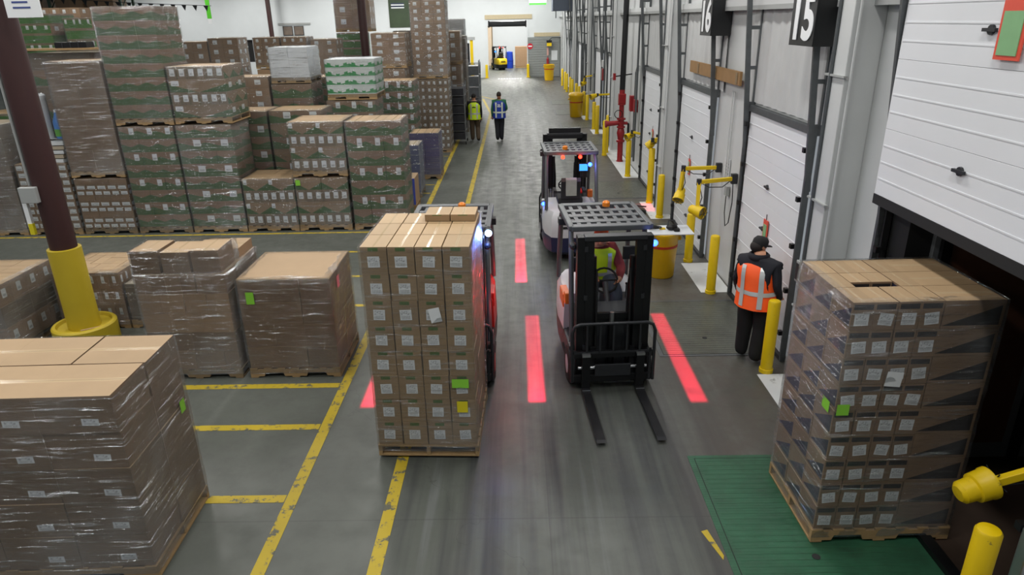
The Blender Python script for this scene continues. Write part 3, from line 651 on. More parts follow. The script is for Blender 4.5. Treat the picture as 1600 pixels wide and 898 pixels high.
box_obj('top_plate', STEELG, ym, -.65, .65, -.05, .2, 3.0, 3.2); box_obj('chain_guard', BLKM, ym, -.25, .25, .02, .1, .2, 2.8); box_obj('body', CHAR, ym, -.5, .5, .2, 1.5, .1, 1.4, .05); [MB().lathe([(.1, -.04), (.1, .04)], (sx, sy, .1), 14, 'x').build('wheel', DARK, ym) for sx in (-.45, .45) for sy in (.3, 1.3)]
struct(box_obj('ceiling', WALLW, None, -46, 3.8, -6, YF, 8.2, 8.4))

# ------------------------------------------------------------------ building columns
def column(x, y, label, r=.155, sleeve=True, conduit=False):
    t = thing('steel_column', label, 'column', (x, y, 0), 0, 'round roof columns')
    MB().lathe([(r, 0), (r, 8.2)], n=24).build('shaft', OXIDE, t, smooth=40)
    if sleeve:
        MB().lathe([(r+.04, .2), (r+.04, 1.46), (r, 1.465)], n=28).build('sleeve', YELC, t, smooth=40)
        MB().lathe([(.42, 0), (.42, .31), (.40, .33), (.36, .33), (.34, .29), (r+.03, .27)], n=32).build('base_ring', YELC, t, smooth=40)
        o = MB().box(-.02, .02, -.15, .15, 0, .025).build('loose_stick', WOOD, t, (.24, -.2, .3), (0, 0, -1.0))
    if conduit:
        MB().tube([(-.19, -.06, 8), (-.19, -.06, 2.35)], .022, 8).build('conduit', STEELG, t)
        box_obj('switch_box', STEELG, t, -.24, -.02, -.24, -.16, 2.15, 2.36, .01)
        box_obj('hanging_tag', SIGNW, t, -.3, -.24, -.15, -.1, 1.8, 2.15); box_obj('yellow_tag', YELL, t, -.29, -.23, -.16, -.11, 1.7, 1.85)
column(-6.3, 9.0, 'dark red roof column with a tall yellow sleeve and ring base', .17, True, True)
column(-5.7, 27.5, 'dark red roof column behind the green and white cases', .155, False)
column(-18.57, 55.6, 'thin far dark red roof column against the far wall', .17, False)
column(-5.75, 45.5, 'far dark red roof column hidden behind the tallest carton stack', .155, False)
sg = thing('paper_sign', 'white printed paper sign hanging at the top of the sleeved column', 'sign', (-5.93, 8.75, 4.36))
box_obj('sheet', SIGNW, sg, -.12, .3, 0, .012, .06, .6)
for k in range(5): box_obj('printed_line', plain('ink_blue', '3a4a86', .5), sg, -.03, .18-.02*k, -.003, 0, .16+k*.06, .18+k*.06)
box_obj('sign_rail', CHAR, sg, -.14, .32, .0, .03, .6, .62)

# ------------------------------------------------------------------ pallets and pallet loads
_bm = {}
def pallet(parent, w, d, mat=WOOD, detail=True, front='x'):
    """wooden pallet centred on its origin: stringers are the part, boards its sub-parts"""
    def stringers():
        m = MB()
        if front == 'x':   # stringers run left-right, notched, so the long notched side faces the camera
            for yy in (-d/2+.02, 0, d/2-.02):
                a, b = -w/2, w/2; n0, n1, nw = a+.15*w, b-.38*w, .23*w
                pts = [(a, .02), (n0, .02), (n0+.02, .07), (n0+nw-.02, .07), (n0+nw, .02), (n1, .02), (n1+.02, .07), (n1+nw-.02, .07), (n1+nw, .02), (b, .02), (b, .113), (a, .113)]
                m.prism(pts, 'y', yy-.019, yy+.019)
        else:
            for xx in (-w/2+.02, 0, w/2-.02): m.box(xx-.019, xx+.019, -d/2, d/2, .02, .113)
        return m
    key = (round(w, 2), round(d, 2), mat.name, front, detail)
    if key not in _bm:
        if detail:
            st = stringers().mesh('stringer', mat)
            L, Wd = (d, w) if front == 'x' else (w, d)
            if front == 'x': bd = MB().box(-.05, .05, -d/2, d/2, 0, .018, .002).mesh('deck_board', mat)
            else: bd = MB().box(-w/2, w/2, -.05, .05, 0, .018, .002).mesh('deck_board', mat)
            _bm[key] = (st, bd)
        else:
            m = stringers(); 
            m.box(-w/2, w/2, -d/2, d/2, .113, .13); m.box(-w/2, w/2, -d/2, -d/2+.1, 0, .02); m.box(-w/2, w/2, d/2-.1, d/2, 0, .02)
            _bm[key] = (m.mesh('pallet', mat), None)
    st, bd = _bm[key]
    p = inst('pallet', st, parent); 
    if not detail: p['kind'] = 'stuff'
    if detail:
        span = w if front == 'x' else d
        for k in range(7):
            q = -span/2+.05+(span-.1)*k/6; inst('deck_board', bd, p, (q, 0, .113) if front == 'x' else (0, q, .113))
        for k in range(3):
            q = -span/2+.05+(span-.1)*k/2; inst('deck_board', bd, p, (q, 0, .001) if front == 'x' else (0, q, .001))
    return p
_cm = {}
def carton_mesh(w, d, h, mats):
    key = (round(w, 3), round(d, 3), round(h, 3), tuple(m.name for m in mats))
    if key in _cm: return _cm[key]
    x, y, z = w/2, d/2, h
    V = [(-x, -y, 0), (x, -y, 0), (x, y, 0), (-x, y, 0), (-x, -y, z), (x, -y, z), (x, y, z), (-x, y, z)]
    F = [(0, 1, 5, 4), (2, 3, 7, 6), (1, 2, 6, 5), (3, 0, 4, 7), (4, 5, 6, 7), (3, 2, 1, 0)]
    me = bpy.data.meshes.new('carton'); me.from_pydata(V, [], F)
    uvl = me.uv_layers.new(name='UVMap')
    long_x = w >= d
    for pi, p in enumerate(me.polygons):
        p.material_index = 0 if pi < 2 else 1 if pi < 4 else 2
        for k, li in enumerate(p.loop_indices):
            uv = ((0, 0), (1, 0), (1, 1), (0, 1))[k]
            if pi >= 4 and long_x: uv = (uv[1], uv[0])
            uvl.data[li].uv = uv
    for m in mats: me.materials.append(m)
    _cm[key] = me; return me
def wrap_mesh(w, d, h, mat, top=.08, seed=0, z0=0.0):
    """stretch film hugging the load: rippled skin with a lip over the top edge"""
    rnd = random.Random(seed); n1, n2 = 12, 10; ring = []
    for k in range(n1): ring.append((-w/2+w*k/n1, -d/2))
    for k in range(n2): ring.append((w/2, -d/2+d*k/n2))
    for k in range(n1): ring.append((w/2-w*k/n1, d/2))
    for k in range(n2): ring.append((-w/2, d/2-d*k/n2))
    N = len(ring); M_ = max(6, int(h/.085)); m = MB(); rows = []
    for j in range(M_+1):
        row = []; z = z0+(h-z0)*j/M_
        for i, (x, y) in enumerate(ring):
            s = 1+.006*rnd.uniform(0, 1)/max(w, .3)*2; o = .004+.007*rnd.random()
            row.append(m.bm.verts.new((x*(1+2*o/w), y*(1+2*o/d), z+rnd.uniform(-.012, .012)*(0 < j < M_))))
        rows.append(row)
    if top:
        row = []
        for (x, y) in ring:
            sx = (w/2-top*rnd.uniform(.6, 1.2))/(w/2); sy = (d/2-top*rnd.uniform(.6, 1.2))/(d/2); row.append(m.bm.verts.new((x*sx, y*sy, h+.008+.006*rnd.random())))
        rows.append(row)
    for A, B in zip(rows, rows[1:]):
        for k in range(N): m.bm.faces.new((A[k], A[(k+1) % N], B[(k+1) % N], B[k]))
    return m.mesh('stretch_wrap', mat, 180)
KTOP = carton('kraft_top', 'a3865f', top=True, rough=.6)
GTOP = carton('grey_top', 'a79a84', top=True)
LB = lambda *r: list(r)
C = {
 'kraft': (carton('kraft'), carton('kraft'), KTOP),
 'brown': (carton('brown', '7b6146'), carton('brown', '7b6146'), KTOP),
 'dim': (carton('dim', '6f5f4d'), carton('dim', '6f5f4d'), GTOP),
 'klab': (carton('klab', '8e7154', label=LB((.32, .62, .35, .78))), carton('klab', '8e7154'), KTOP),
 'klab2': (carton('klab2', '7f6a52', label=LB((.18, .38, .3, .7), (.64, .84, .3, .7))), carton('klab2', '7f6a52'), KTOP),
 'small': (carton('small', '85694d', label=LB((.12, .88, .15, .75))), carton('small', '85694d'), KTOP),
 'smallb': (carton('smallb', '85694d'), carton('smallb', '85694d'), KTOP),
 'gtri': (carton('gtri', '8c7458', 'tri', '41603c'), carton('gtri_s', '8c7458', 'low', '41603c', LB((.3, .6, .3, .7))), KTOP),
 'gtrilab': (carton('gtrilab', '8c7458', 'tri', '41603c', LB((.03, .17, .5, .9))), carton('gtri_s', '8c7458'), KTOP),
 'gend': (carton('gend', '7f6e5a', label=LB((.25, .8, .25, .8))), carton('gend_s', '8c7458', 'tri', '41603c'), KTOP),
 'gwave': (carton('gwave', '836850', 'wave', '43613c'), carton('gwave_s', '836850', 'low', '43613c'), KTOP),
 'gwavelab': (carton('gwavelab', '836850', 'wave', '43613c', LB((.55, .82, .4, .9))), carton('gwave_s', '836850'), KTOP),
 'gfull': (carton('gfull', '7c6b4c', 'full', '3f7030'), carton('gfull', '7c6b4c'), KTOP),
 'gfullab': (carton('gfullab', '7c6b4c', 'full', '3f7030', LB((.1, .25, .5, .9), (.7, .85, .5, .9))), carton('klab', '8e7154'), KTOP),
 'white': (carton('white', 'd2d7dc', rough=.4), carton('white', 'd2d7dc'), carton('white', 'd2d7dc')),
 'logo': (carton('logo', 'd6dedb', 'logo', '1f8a45'), carton('logo', 'd6dedb'), carton('white', 'd2d7dc')),
 'navy': (carton('navy', '84684b', 'wedge', '0c0c10'), carton('navy_s', '84684b', 'wedge', '1d1f3a'), KTOP),
 'navyend': (carton('navyend', '86694c', 'band', '1c1c20'), carton('navyend_s', '86694c', 'band', '1d1f3a'), KTOP),
 'pc': (carton('pc', '9a7d56', 'blob', '44662c'), carton('pc_s', '9a7d56'), carton('pc_top', 'b39468', top=True, rough=.55)),
 'purple': (carton('purple', '58507a', rough=.4), carton('purple', '58507a'), KTOP),
 'blue': (carton('blueish', '4a5274', rough=.35), carton('blueish', '4a5274'), GTOP),
 'bigblue': (carton('bigblue', '2746c0', rough=.4), carton('kraft'), KTOP),
 'greyc': (carton('greyc', '8b8a88', rough=.4), carton('greyc', '8b8a88'), GTOP),
}
WRAP = wrap_mat('stretch_film'); WRAPM = wrap_mat('stretch_film_milky', milk=.035, streak=1.5); WRAPL = wrap_mat('stretch_film_light', milk=.008, streak=.6)
PAPER_ME = {}
def load(label, x0, x1, y0, y1, z0, z1, pat, lh=.3, wrap=None, rz=0, detail=None, pm=None, front='x', cat='pallet load', group=None, labels=None, pal=True, sides='LR', jit=.004, name='pallet_load', wtop=.09, full_top=True, base=None):
    """one wrapped pallet load: pallet, every carton that shows, film. pat = layers from the bottom, (nx, ny, kind), repeated"""
    if z0 > 1: z0 += .016
    cx, cy = (x0+x1)/2, (y0+y1)/2; w, d = x1-x0, y1-y0
    t = thing(name, label, cat, (cx, cy, z0), rz, group)
    if detail is None: detail = y0 < 17
    ph = .133 if pal else 0.0
    if pal: pallet(t, w+.02, d+.02, pm or random.choice((WOOD, WOOD, WOODD)), detail, front)
    H = z1-z0-ph
    L = base if base else max(1, round(H/lh)); h = H/L
    rnd = random.Random(int(x0*131+y0*17+z0*7)); n_ = 0
    for k in range(L):
        nx, ny, kind = pat[k % len(pat)]; mats = C[kind]
        cw, cd = w/nx, d/ny
        gp = .011 if kind == 'pc' else .005; me = carton_mesh(cw-gp, cd-gp, h-.003, mats)
        for i in range(nx):
            for j in range(ny):
                show = j == 0 or (full_top and k == L-1) or (i == 0 and 'L' in sides) or (i == nx-1 and 'R' in sides)
                if not show: continue
                o = inst('carton', me, t, (-w/2+cw*(i+.5)+rnd.uniform(-jit, jit), -d/2+cd*(j+.5)+rnd.uniform(-jit, jit), ph+h*k+.001), (0, 0, rnd.uniform(-.006, .006)))
                if labels and j == 0 and (k, i) not in labels.get('skip', ()):
                    lw, lhh = labels['size']; mm = labels.get('me') or PAPER_ME.setdefault((lw, lhh), label_mesh(lw, lhh, LABELM))
                    if kind in labels['kinds']:
                        inst('shipping_label', mm, o, (labels.get('dx', 0)*cw+rnd.uniform(-.008, .008), -cd/2+.001, h*labels.get('v', .5)), (0, rnd.uniform(-.06, .06), 0))
    if wrap:
        inst('stretch_wrap', wrap_mesh(w+.012, d+.012, z1-z0+.004, wrap, wtop, int(x0*77+y0*3+z0), .06), t)
    return t
def sticker(t, mat, x, y, z, w, h, rot=(0, 0, 0), name='sticker'):
    return inst(name, label_mesh(w, h, mat, name), t, (x, y, z), rot)

# --- load on the forks in the centre
PCX, PCY, PCA = -.95, 6.66, math.radians(-2)
pc = load('tall wrapped load of labelled cartons carried on the central forklift', PCX-.52, PCX+.52, PCY-.6, PCY+.6, .03, 2.34, [(4, 3, 'pc')], .27, WRAP, rz=PCA, front='y', labels=dict(size=(.115, .11), kinds=('pc',), v=.45), base=8, wtop=0)
for i, (x, y) in enumerate(((.1, .42), (.37, .42))):
    inst('loose_carton', carton_mesh(.26, .32, .07, C['pc']), pc, (x, y, 2.312))
sticker(pc, GREENL, .37, -.615, .87, .17, .1); sticker(pc, YELL, .38, -.615, .6, .11, .13); sticker(pc, PAPER, .16, -.615, 1.62, .11, .15, (0, -.2, 0))
# --- load on the green leveler
def wedge_load():
    x0, x1, y0, y1, z1 = 2.51, 3.68, 4.76, 5.72, 2.27
    t = thing('pallet_load', 'tall wrapped load with dark printed wedges on the green leveler', 'pallet load', ((x0+x1)/2, (y0+y1)/2, .012), math.radians(1))
    w, d = x1-x0, y1-y0; pallet(t, w+.03, d+.03, WOOD, True, 'x'); L = 9; h = (z1-.145)/L; rnd = random.Random(3)
    lm = label_mesh(.11, .1, LABELM)
    ew = .175; ww = w-4*ew
    for k in range(L):
        for i in range(4):       # end-on cartons with a band and a label
            for j in range(3 if (k == L-1 or i == 0) else 1):
                me = carton_mesh(ew-.006, d/3-.006, h-.005, C['navyend'] if i else (C['navyend'][0], C['navy'][1], KTOP))
                gap = .1 if (k == L-1 and j == 1 and i in (1, 2)) else 0      # a slot left open in the top layer
                if gap: me = carton_mesh(ew-.006, d/3-.006-gap, h-.005, C['navyend'])
                o = inst('carton', me, t, (-w/2+ew*(i+.5)+rnd.uniform(-.004, .004), -d/2+d/3*(j+.5)+gap/2, .133+h*k), (0, 0, rnd.uniform(-.01, .01)))
                if j == 0: inst('shipping_label', lm, o, (rnd.uniform(-.015, .015), -d/6+.001, h*.38), (0, rnd.uniform(-.12, .12), 0))
        for j in range(3 if k == L-1 else 1):      # long cartons showing the wedge
            inst('carton', carton_mesh(ww-.006, d/3-.006, h-.005, C['navy']), t, (w/2-ww/2+rnd.uniform(-.004, .004), -d/2+d/3*(j+.5), .133+h*k), (0, 0, rnd.uniform(-.008, .008)))
    inst('stretch_wrap', wrap_mesh(w+.012, d+.012, z1-.008, wrap_mat('stretch_film_hazy', milk=.022, streak=1.2), .05, 5, .05), t)
    sticker(t, GREENL, -w/2+.06, -d/2-.016, 1.33, .1, .1); sticker(t, GREENL, -w/2-.016, -d/2+.12, 1.31, .12, .1, (0, 0, -PI/2))
    sticker(t, PAPER, -w/2+.42, -d/2-.016, 1.6, .13, .13, (0, .1, 0))
    return t
wedge_load()
# --- front left, along the yellow line
L5 = load('big plain brown load cut off by the lower left corner', -4.85, -3.06, 4.4, 5.45, 0, 1.75, [(3, 2, 'brown'), (3, 2, 'brown')], .29, WRAPM, rz=math.radians(1.5), jit=.008, base=5, labels=dict(size=(.13, .06), kinds=('brown',), v=.3, dx=.18), wtop=0)
sticker(L5, GREENL, .91, .4, 1.1, .09, .12, (0, 0, PI/2))
L1 = load('wrapped brown load with a sheet on top at the corner of the yellow lines', -3.5, -2.34, 7.87, 8.95, 0, 1.36, [(3, 2, 'brown')], .31, WRAP, base=4)
box_obj('top_sheet', carton('sheet', 'ab8d66'), L1, -.57, .57, -.53, .53, 1.362, 1.368); sticker(L1, GREENL, -.43, -.556, 1.12, .1, .16); sticker(L1, plain('pink_label', 'd8707a', .5), .596, -.2, 1.2, .12, .16, (0, 0, PI/2))
L2 = load('wrapped brown load with loose flat cartons on top, left of the sheet-topped load', -4.75, -3.62, 7.87, 8.95, 0, 1.45, [(6, 3, 'smallb'), (4, 2, 'brown'), (3, 2, 'kraft'), (4, 2, 'kraft')], .3, WRAPM, base=5)
for k in range(3): inst('loose_carton', carton_mesh(.34, .46, .29-.02*(k == 1), C['brown']), L2, (-.39+k*.37, -.29, 1.455), (0, 0, .02*(k-1)))
inst('loose_carton', carton_mesh(.56, .48, .13, C['kraft']), L2, (.26, .27, 1.455)); inst('loose_carton', carton_mesh(.5, .45, .05, C['kraft']), L2, (-.28, .28, 1.455))
inst('stretch_wrap', wrap_mesh(1.13, .5, .3, WRAP, .03, 9, .0), L2, (0, -.29, 1.46))
load('low load of small labelled cartons behind the sleeved column', -6.95, -5.95, 9.5, 10.5, 0, .9, [(6, 7, 'klab')], .25, WRAP, base=3)
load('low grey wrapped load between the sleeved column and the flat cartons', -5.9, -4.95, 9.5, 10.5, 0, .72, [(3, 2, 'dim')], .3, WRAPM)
load('grey wrapped load at the left edge beside the sleeved column', -8.2, -7.08, 8.55, 9.75, 0, 1.05, [(3, 4, 'klab'), (3, 4, 'dim')], .3, WRAPM, base=3)
# --- row A, along the cross aisle
YA = 14.6
G_A = 'wrapped loads in the front row of the block stack'
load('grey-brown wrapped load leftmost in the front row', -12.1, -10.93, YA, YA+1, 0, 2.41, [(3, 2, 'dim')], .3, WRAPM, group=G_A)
load('load of white-labelled cartons right behind the sleeved column', -10.82, -9.7, YA, YA+1, 0, 1.58, [(6, 3, 'small'), (5, 3, 'small')], .16, WRAPL, group=G_A, front='x')
load('load of white-labelled cartons under the tall plain brown load', -9.62, -8.48, YA, YA+1, 0, 1.24, [(6, 3, 'small'), (5, 3, 'small'), (3, 2, 'smallb')], .13, WRAPL, group=G_A)
load('tall plain brown wrapped load stacked on white-labelled cartons', -9.62, -8.48, YA, YA+1, 1.25, 3.66, [(2, 2, 'brown')], .42, WRAPM, group=G_A)
load('green-printed load on the floor, second tower from the tall brown load', -8.4, -7.24, YA, YA+1, 0, 2.33, [(3, 2, 'gwave'), (3, 2, 'gwavelab')], .29, WRAP, group=G_A)
load('highest green-printed load, stacked on the green tower at upper left', -8.4, -7.2, YA, YA+1.1, 2.34, 4.67, [(3, 2, 'gwave')], .29, WRAP, group=G_A)
load('green-printed load on the floor under the row of six labels', -7.18, -6.02, YA, YA+1, 0, 2.34, [(2, 2, 'gwavelab'), (3, 2, 'gwave')], .29, WRAPM, group=G_A)
load('short load with six white labels a layer, stacked right of the highest load', -7.14, -5.97, YA, YA+1.05, 2.35, 3.52, [(1, 2, 'gtrilab'), (6, 2, 'gend')], .26, WRAP, group=G_A, base=4)
load('short green-wedge load on the floor, left one of two', -5.97, -4.86, YA, YA+1, 0, 1.18, [(6, 2, 'gend'), (2, 2, 'gtrilab')], .26, WRAP, group=G_A, base=4)
s_ = load('short green-wedge load on the floor, right one of two', -4.82, -3.68, YA, YA+1, 0, 1.18, [(6, 2, 'gend'), (2, 2, 'gtri')], .26, WRAP, group=G_A, base=4); sticker(s_, GREENL, -.5, -.52, 1.08, .1, .12)
load('green-wedge load stacked on the right one of the two short loads', -4.82, -3.66, YA, YA+1.1, 1.19, 2.37, [(6, 2, 'gend'), (2, 2, 'gtrilab')], .26, WRAP, group=G_A, base=4)
load('tall green-printed load at the right end of the front row', -3.6, -2.43, YA, YA+1, 0, 2.36, [(3, 2, 'gwave'), (3, 2, 'gwavelab')], .3, WRAP, group=G_A)
# loose goods on the labelled load
wr = thing('white_roll', 'white wrapped roll standing on goods behind the sleeved column', 'roll', (-10.2, 14.95, 2.07)); MB().lathe([(.17, 0), (.18, .03), (.18, .9), (.15, .93), (0, .935)], n=20).build('film_roll', plain('roll_white', 'c4c9ce', .3), wr, smooth=40); MB().lathe([(.04, .93), (.04, .96), (0, .96)], n=12).build('core', KTOP, wr)
gb = thing('detergent_jug', 'small blue and green jug beside the white roll', 'jug', (-9.85, 14.95, 2.07)); MB().lathe([(.1, 0), (.11, .05), (.11, .35), (.05, .5), (.04, .55)], n=14).build('body', plain('jug_blue', '4a78b8', .4), gb, smooth=40); MB().lathe([(.112, .05), (.112, .2)], n=14).build('green_sleeve', plain('jug_green', '5f9a48', .4), gb); MB().lathe([(.04, .55), (.04, .6), (0, .6)], n=10).build('cap', SIGNW, gb)
fb = thing('flat_board_stack', 'leaning stack of wrapped boards under the white roll', 'boards', (-10.1, 15.0, 1.59))
for k in range(5): o = MB().box(-.36, .36, -.3, .3, 0, .07).build('board', GTOP if k % 2 else PAPER, fb, (0, 0, .002+k*.09), (0, 0, .05*k-.1)); 
# --- second row and beyond
G_B = 'wrapped loads in the rows behind the front row'
def L_(label, x0, x1, y0, z0, z1, pat, lh=.3, wrap=None, d=1.0, **k): return load(label, x0, x1, y0, y0+d, z0, z1, pat, lh, wrap, group=G_B, **k)
L_('tan-topped load behind the white roll at the left', -10.65, -9.55, 15.85, 0, 2.2, [(3, 2, 'dim')], .35, WRAP)
L_('grey and green wrapped load with a plank on top behind the tall brown load', -10.75, -9.3, 15.85, 2.21, 3.78, [(3, 2, 'gwave'), (2, 2, 'dim')], .32, WRAPM)
L_('dark shaded load behind the leftmost load of the front row', -12.3, -11.1, 15.85, 0, 2.5, [(3, 2, 'gfull')], .35, WRAP)
L_('green striped load on the floor at far upper left', -12.4, -11.2, 17.2, 0, 3.12, [(3, 2, 'gfull')], .3, WRAP)
L_('green striped load with pale labels high at the upper left edge', -12.3, -10.95, 17.2, 3.14, 4.6, [(3, 2, 'gfullab'), (3, 2, 'gfull')], .22, WRAP)
L_('green carton load under the pale crates at upper left', -10.6, -9.7, 17.2, 0, 3.62, [(3, 2, 'gfull')], .36, WRAP)
L_('small green and white case stack left of the highest load', -10.62, -9.95, 17.2, 3.63, 4.5, [(2, 2, 'gfullab'), (2, 2, 'gfull')], .25, WRAP)
L_('brown load of white-dotted cartons behind the paper sign', -14.1, -12.9, 21.8, 0, 4.85, [(4, 2, 'klab')], .24, None)
L_('green-printed load in the second row, left of two tan tops', -6.75, -5.68, 15.85, 0, 2.45, [(2, 2, 'gwavelab'), (2, 2, 'gwave')], .3, WRAP)
L_('wide green-printed load in the second row, right of two tan tops', -5.62, -4.42, 15.85, 0, 2.46, [(2, 2, 'gtri'), (2, 2, 'gwavelab')], .3, WRAP)
L_('labelled grey-brown load left of the white cases', -7.1, -6.1, 17.5, 0, 3.08, [(2, 2, 'klab')], .26, WRAP)
L_('tan and green load carrying the white cases', -6.03, -5.05, 17.5, 0, 2.9, [(2, 2, 'gwave')], .34, WRAP)
load('pallet of plain white wrapped cases', -6.0, -5.05, 17.5, 18.5, 2.91, 3.76, [(2, 2, 'white')], .24, WRAPM, group=G_B, base=3)
L_('labelled load carrying the green and white cases', -4.72, -3.5, 17.5, 0, 2.48, [(3, 2, 'gwavelab')], .3, WRAP)
load('pallet of white cases with green skyline print', -4.66, -3.45, 17.5, 18.6, 2.49, 3.46, [(2, 2, 'logo')], .21, WRAPL, group=G_B, base=4)
L_('shiny green wrapped load between the white cases and the green-printed white cases', -5.35, -4.35, 19.0, 0, 2.95, [(2, 2, 'gwave')], .3, WRAPM)
L_('green labelled load beside the tall double stack', -4.05, -3.02, 21.0, 0, 2.66, [(3, 2, 'gwavelab')], .3, WRAP)
L_('brown load carrying the labelled load right of the second column', -4.5, -3.45, 22.3, 0, 2.92, [(2, 2, 'klab')], .3, WRAP)
L_('labelled brown load stacked high right of the second column', -4.42, -3.38, 22.3, 2.93, 3.97, [(2, 2, 'klab')], .24, WRAP)
load('lower half of the tallest carton stack by the walkway', -3.42, -2.27, 24.0, 25.0, 0, 2.46, [(3, 2, 'klab2')], .24, WRAP, group=G_B)
load('upper half of the tallest carton stack by the walkway', -3.42, -2.27, 24.0, 25.0, 2.47, 4.92, [(3, 2, 'klab')], .24, WRAPM, group=G_B)
load('tan-topped purple carton load beside the walkway line', -3.05, -2.22, 19.7, 20.6, 0, 1.32, [(2, 2, 'purple')], .16, WRAP, group=G_B, detail=True)
load('narrow blue-grey wrapped load behind the right end of the front row', -3.1, -2.5, 17.5, 18.3, 0, 1.35, [(2, 2, 'blue')], .25, WRAPM, group=G_B)
load('small blue-fronted carton standing behind the right end of the front row', -2.85, -2.46, 16.2, 16.9, 0, .78, [(1, 1, 'bigblue')], .64, None, group=G_B, base=1)
L_('far brown load between the tall stack and the wire carts', -3.1, -2.06, 27.2, 0, 2.72, [(2, 2, 'klab')], .34, WRAP)
L_('far brown load stacked above the wire carts', -3.1, -2.06, 27.2, 2.73, 3.92, [(2, 2, 'klab')], .38, WRAP)
L_('far grey-brown tall load just right of the stack above the wire carts', -2.95, -1.95, 28.6, 0, 3.72, [(2, 2, 'dim')], .4, WRAP)
L_('farthest grey load topping the tall stacks by the walkway', -3.3, -2.1, 30.2, 0, 4.34, [(2, 2, 'greyc')], .42, WRAP)
L_('far labelled load pair left of the white cases, left one', -9.4, -8.45, 26.0, 2.76, 3.84, [(3, 2, 'klab')], .24, WRAP)
L_('far labelled load pair left of the white cases, right one', -8.4, -7.5, 26.0, 2.76, 3.84, [(3, 2, 'klab')], .24, WRAP)
L_('far load carrying the left one of the labelled pair', -9.4, -8.45, 26.0, 0, 2.75, [(2, 2, 'kraft')], .34, None)
L_('far load carrying the right one of the labelled pair', -8.4, -7.5, 26.0, 0, 2.75, [(2, 2, 'kraft')], .34, None)
L_('far shiny load behind the white cases', -7.35, -6.42, 26.0, 0, 3.75, [(2, 2, 'klab')], .27, WRAPM)
L_('dark green load left of the second column', -7.1, -6.0, 29.0, 0, 3.9, [(2, 2, 'gfull')], .3, WRAP)
L_('highest brown load left of the second column', -7.1, -5.7, 29.0, 3.92, 5.4, [(2, 2, 'klab')], .4, WRAP)
L_('far labelled load behind the six-label load, left one', -12.6, -11.5, 27.0, 0, 3.72, [(2, 2, 'klab')], .35, WRAP)
L_('far labelled load behind the six-label load, right one', -11.45, -10.35, 27.0, 0, 3.83, [(2, 2, 'klab')], .35, WRAP)
L_('far low load between the six-label load and the labelled pair', -10.2, -9.5, 24.5, 0, 2.95, [(2, 2, 'klab')], .3, WRAP)
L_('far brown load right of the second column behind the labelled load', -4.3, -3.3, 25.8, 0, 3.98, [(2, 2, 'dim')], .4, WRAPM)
L_('far green load in the gap left of the tall stack', -3.4, -2.5, 33.0, 0, 2.6, [(2, 2, 'gfull')], .3, WRAP)
ply = tag(box_obj('wooden_plank', WOOD, None, -10.9, -9.2, 15.75, 16.2, 3.84, 3.88), 'pale plank lying on the load behind the tall brown load', 'plank'); box_obj('plank_cleat', WOODD, ply, -10.85, -10.75, 15.75, 16.2, 3.815, 3.84)
tc = thing('tray_crate', 'black divided tray on the plank at upper left', 'tray', (-9.75, 16.0, 3.88)); box_obj('tray', BLKM, tc, -.35, .35, -.15, .15, 0, .12)
for k in range(3): box_obj('divider', CHAR, tc, -.18+k*.18-.01, -.18+k*.18+.01, -.16, -.15, .0, .13)
# storage rack at the far upper left
rk = thing('storage_rack', 'dark green and orange-red storage rack at the far upper left', 'rack', (-24, 33, 0))
RG = plain('rack_green', '1f3a2c', .5); RO = plain('rack_orange', '6a2a1c', .5)
for x in (0, 3.2, 6.4):
    for y in (0, 1.1): box_obj('upright', RG, rk, x-.05, x+.05, y-.05, y+.05, 0, 6.5)
    MB().tube([(x, 0, 1), (x, 1.1, 2), (x, 0, 3), (x, 1.1, 4), (x, 0, 5), (x, 1.1, 6)], .025, 6).build('brace', RG, rk)
for z in (2.2, 4.75, 6.2):
    for y in (0, 1.1): box_obj('beam', RO, rk, -.05, 6.45, y-.03, y+.03, z, z+.14)
for z in (2.34, 4.89):
    for x in (.3, 1.7, 3.5, 4.9): load('brown load on the storage rack, %s shelf, bay %s' % ('upper' if z > 4 else 'lower', {.3: 'one', 1.7: 'two', 3.5: 'three', 4.9: 'four'}[x]), -24+x, -24+x+1.2, 32.95, 34.1, z, z+1.2, [(2, 1, 'brown')], .4, None, group='loads on the storage rack', full_top=False)

# ------------------------------------------------------------------ wire carts by the walkway
def cart(label, x, y, h, w=.5, d=.8, shelves=7, dark=True):
    t = thing('wire_cart', label, 'cart', (x, y, 0), 0, 'wire carts by the walkway'); m = plain('cart_steel', '8b9094', .35, .7)
    for sx in (-w/2, w/2):
        for sy in (-d/2, d/2): MB().cyl((sx, sy, .1), (sx, sy, h), .016, n=8).build('post', m, t); MB().lathe([(.05, -.02), (.05, .02)], (sx, sy, .05), 10, 'x').build('castor', DARK, t)
    for k in range(shelves):
        z = .16+(h-.3)*k/(shelves-1)
        s = MB().tube([(-w/2, -d/2, z), (w/2, -d/2, z), (w/2, d/2, z), (-w/2, d/2, z)], .01, 6, True).build('shelf', m, t)
        if k < shelves-1: box_obj('tote', plain('tote_dark', '23252b', .45, var=.3) if dark else plain('tote_grey', '6d7176', .4, var=.3), s, -w/2+.03, w/2-.03, -d/2+.03, d/2-.03, z+.01, z+(h-.3)/(shelves-1)*.8, .01)
cart('wire cart filled with dark totes beside the man in the yellow vest', -2.12, 26.0, 2.2, .5, .8)
cart('tall grey wire cart behind the dark tote cart', -1.85, 31.7, 2.65, .5, .8, 6, False)
cart('grey wire cart farthest from the dark tote cart', -1.95, 34.4, 2.4, .5, .8, 6, False)

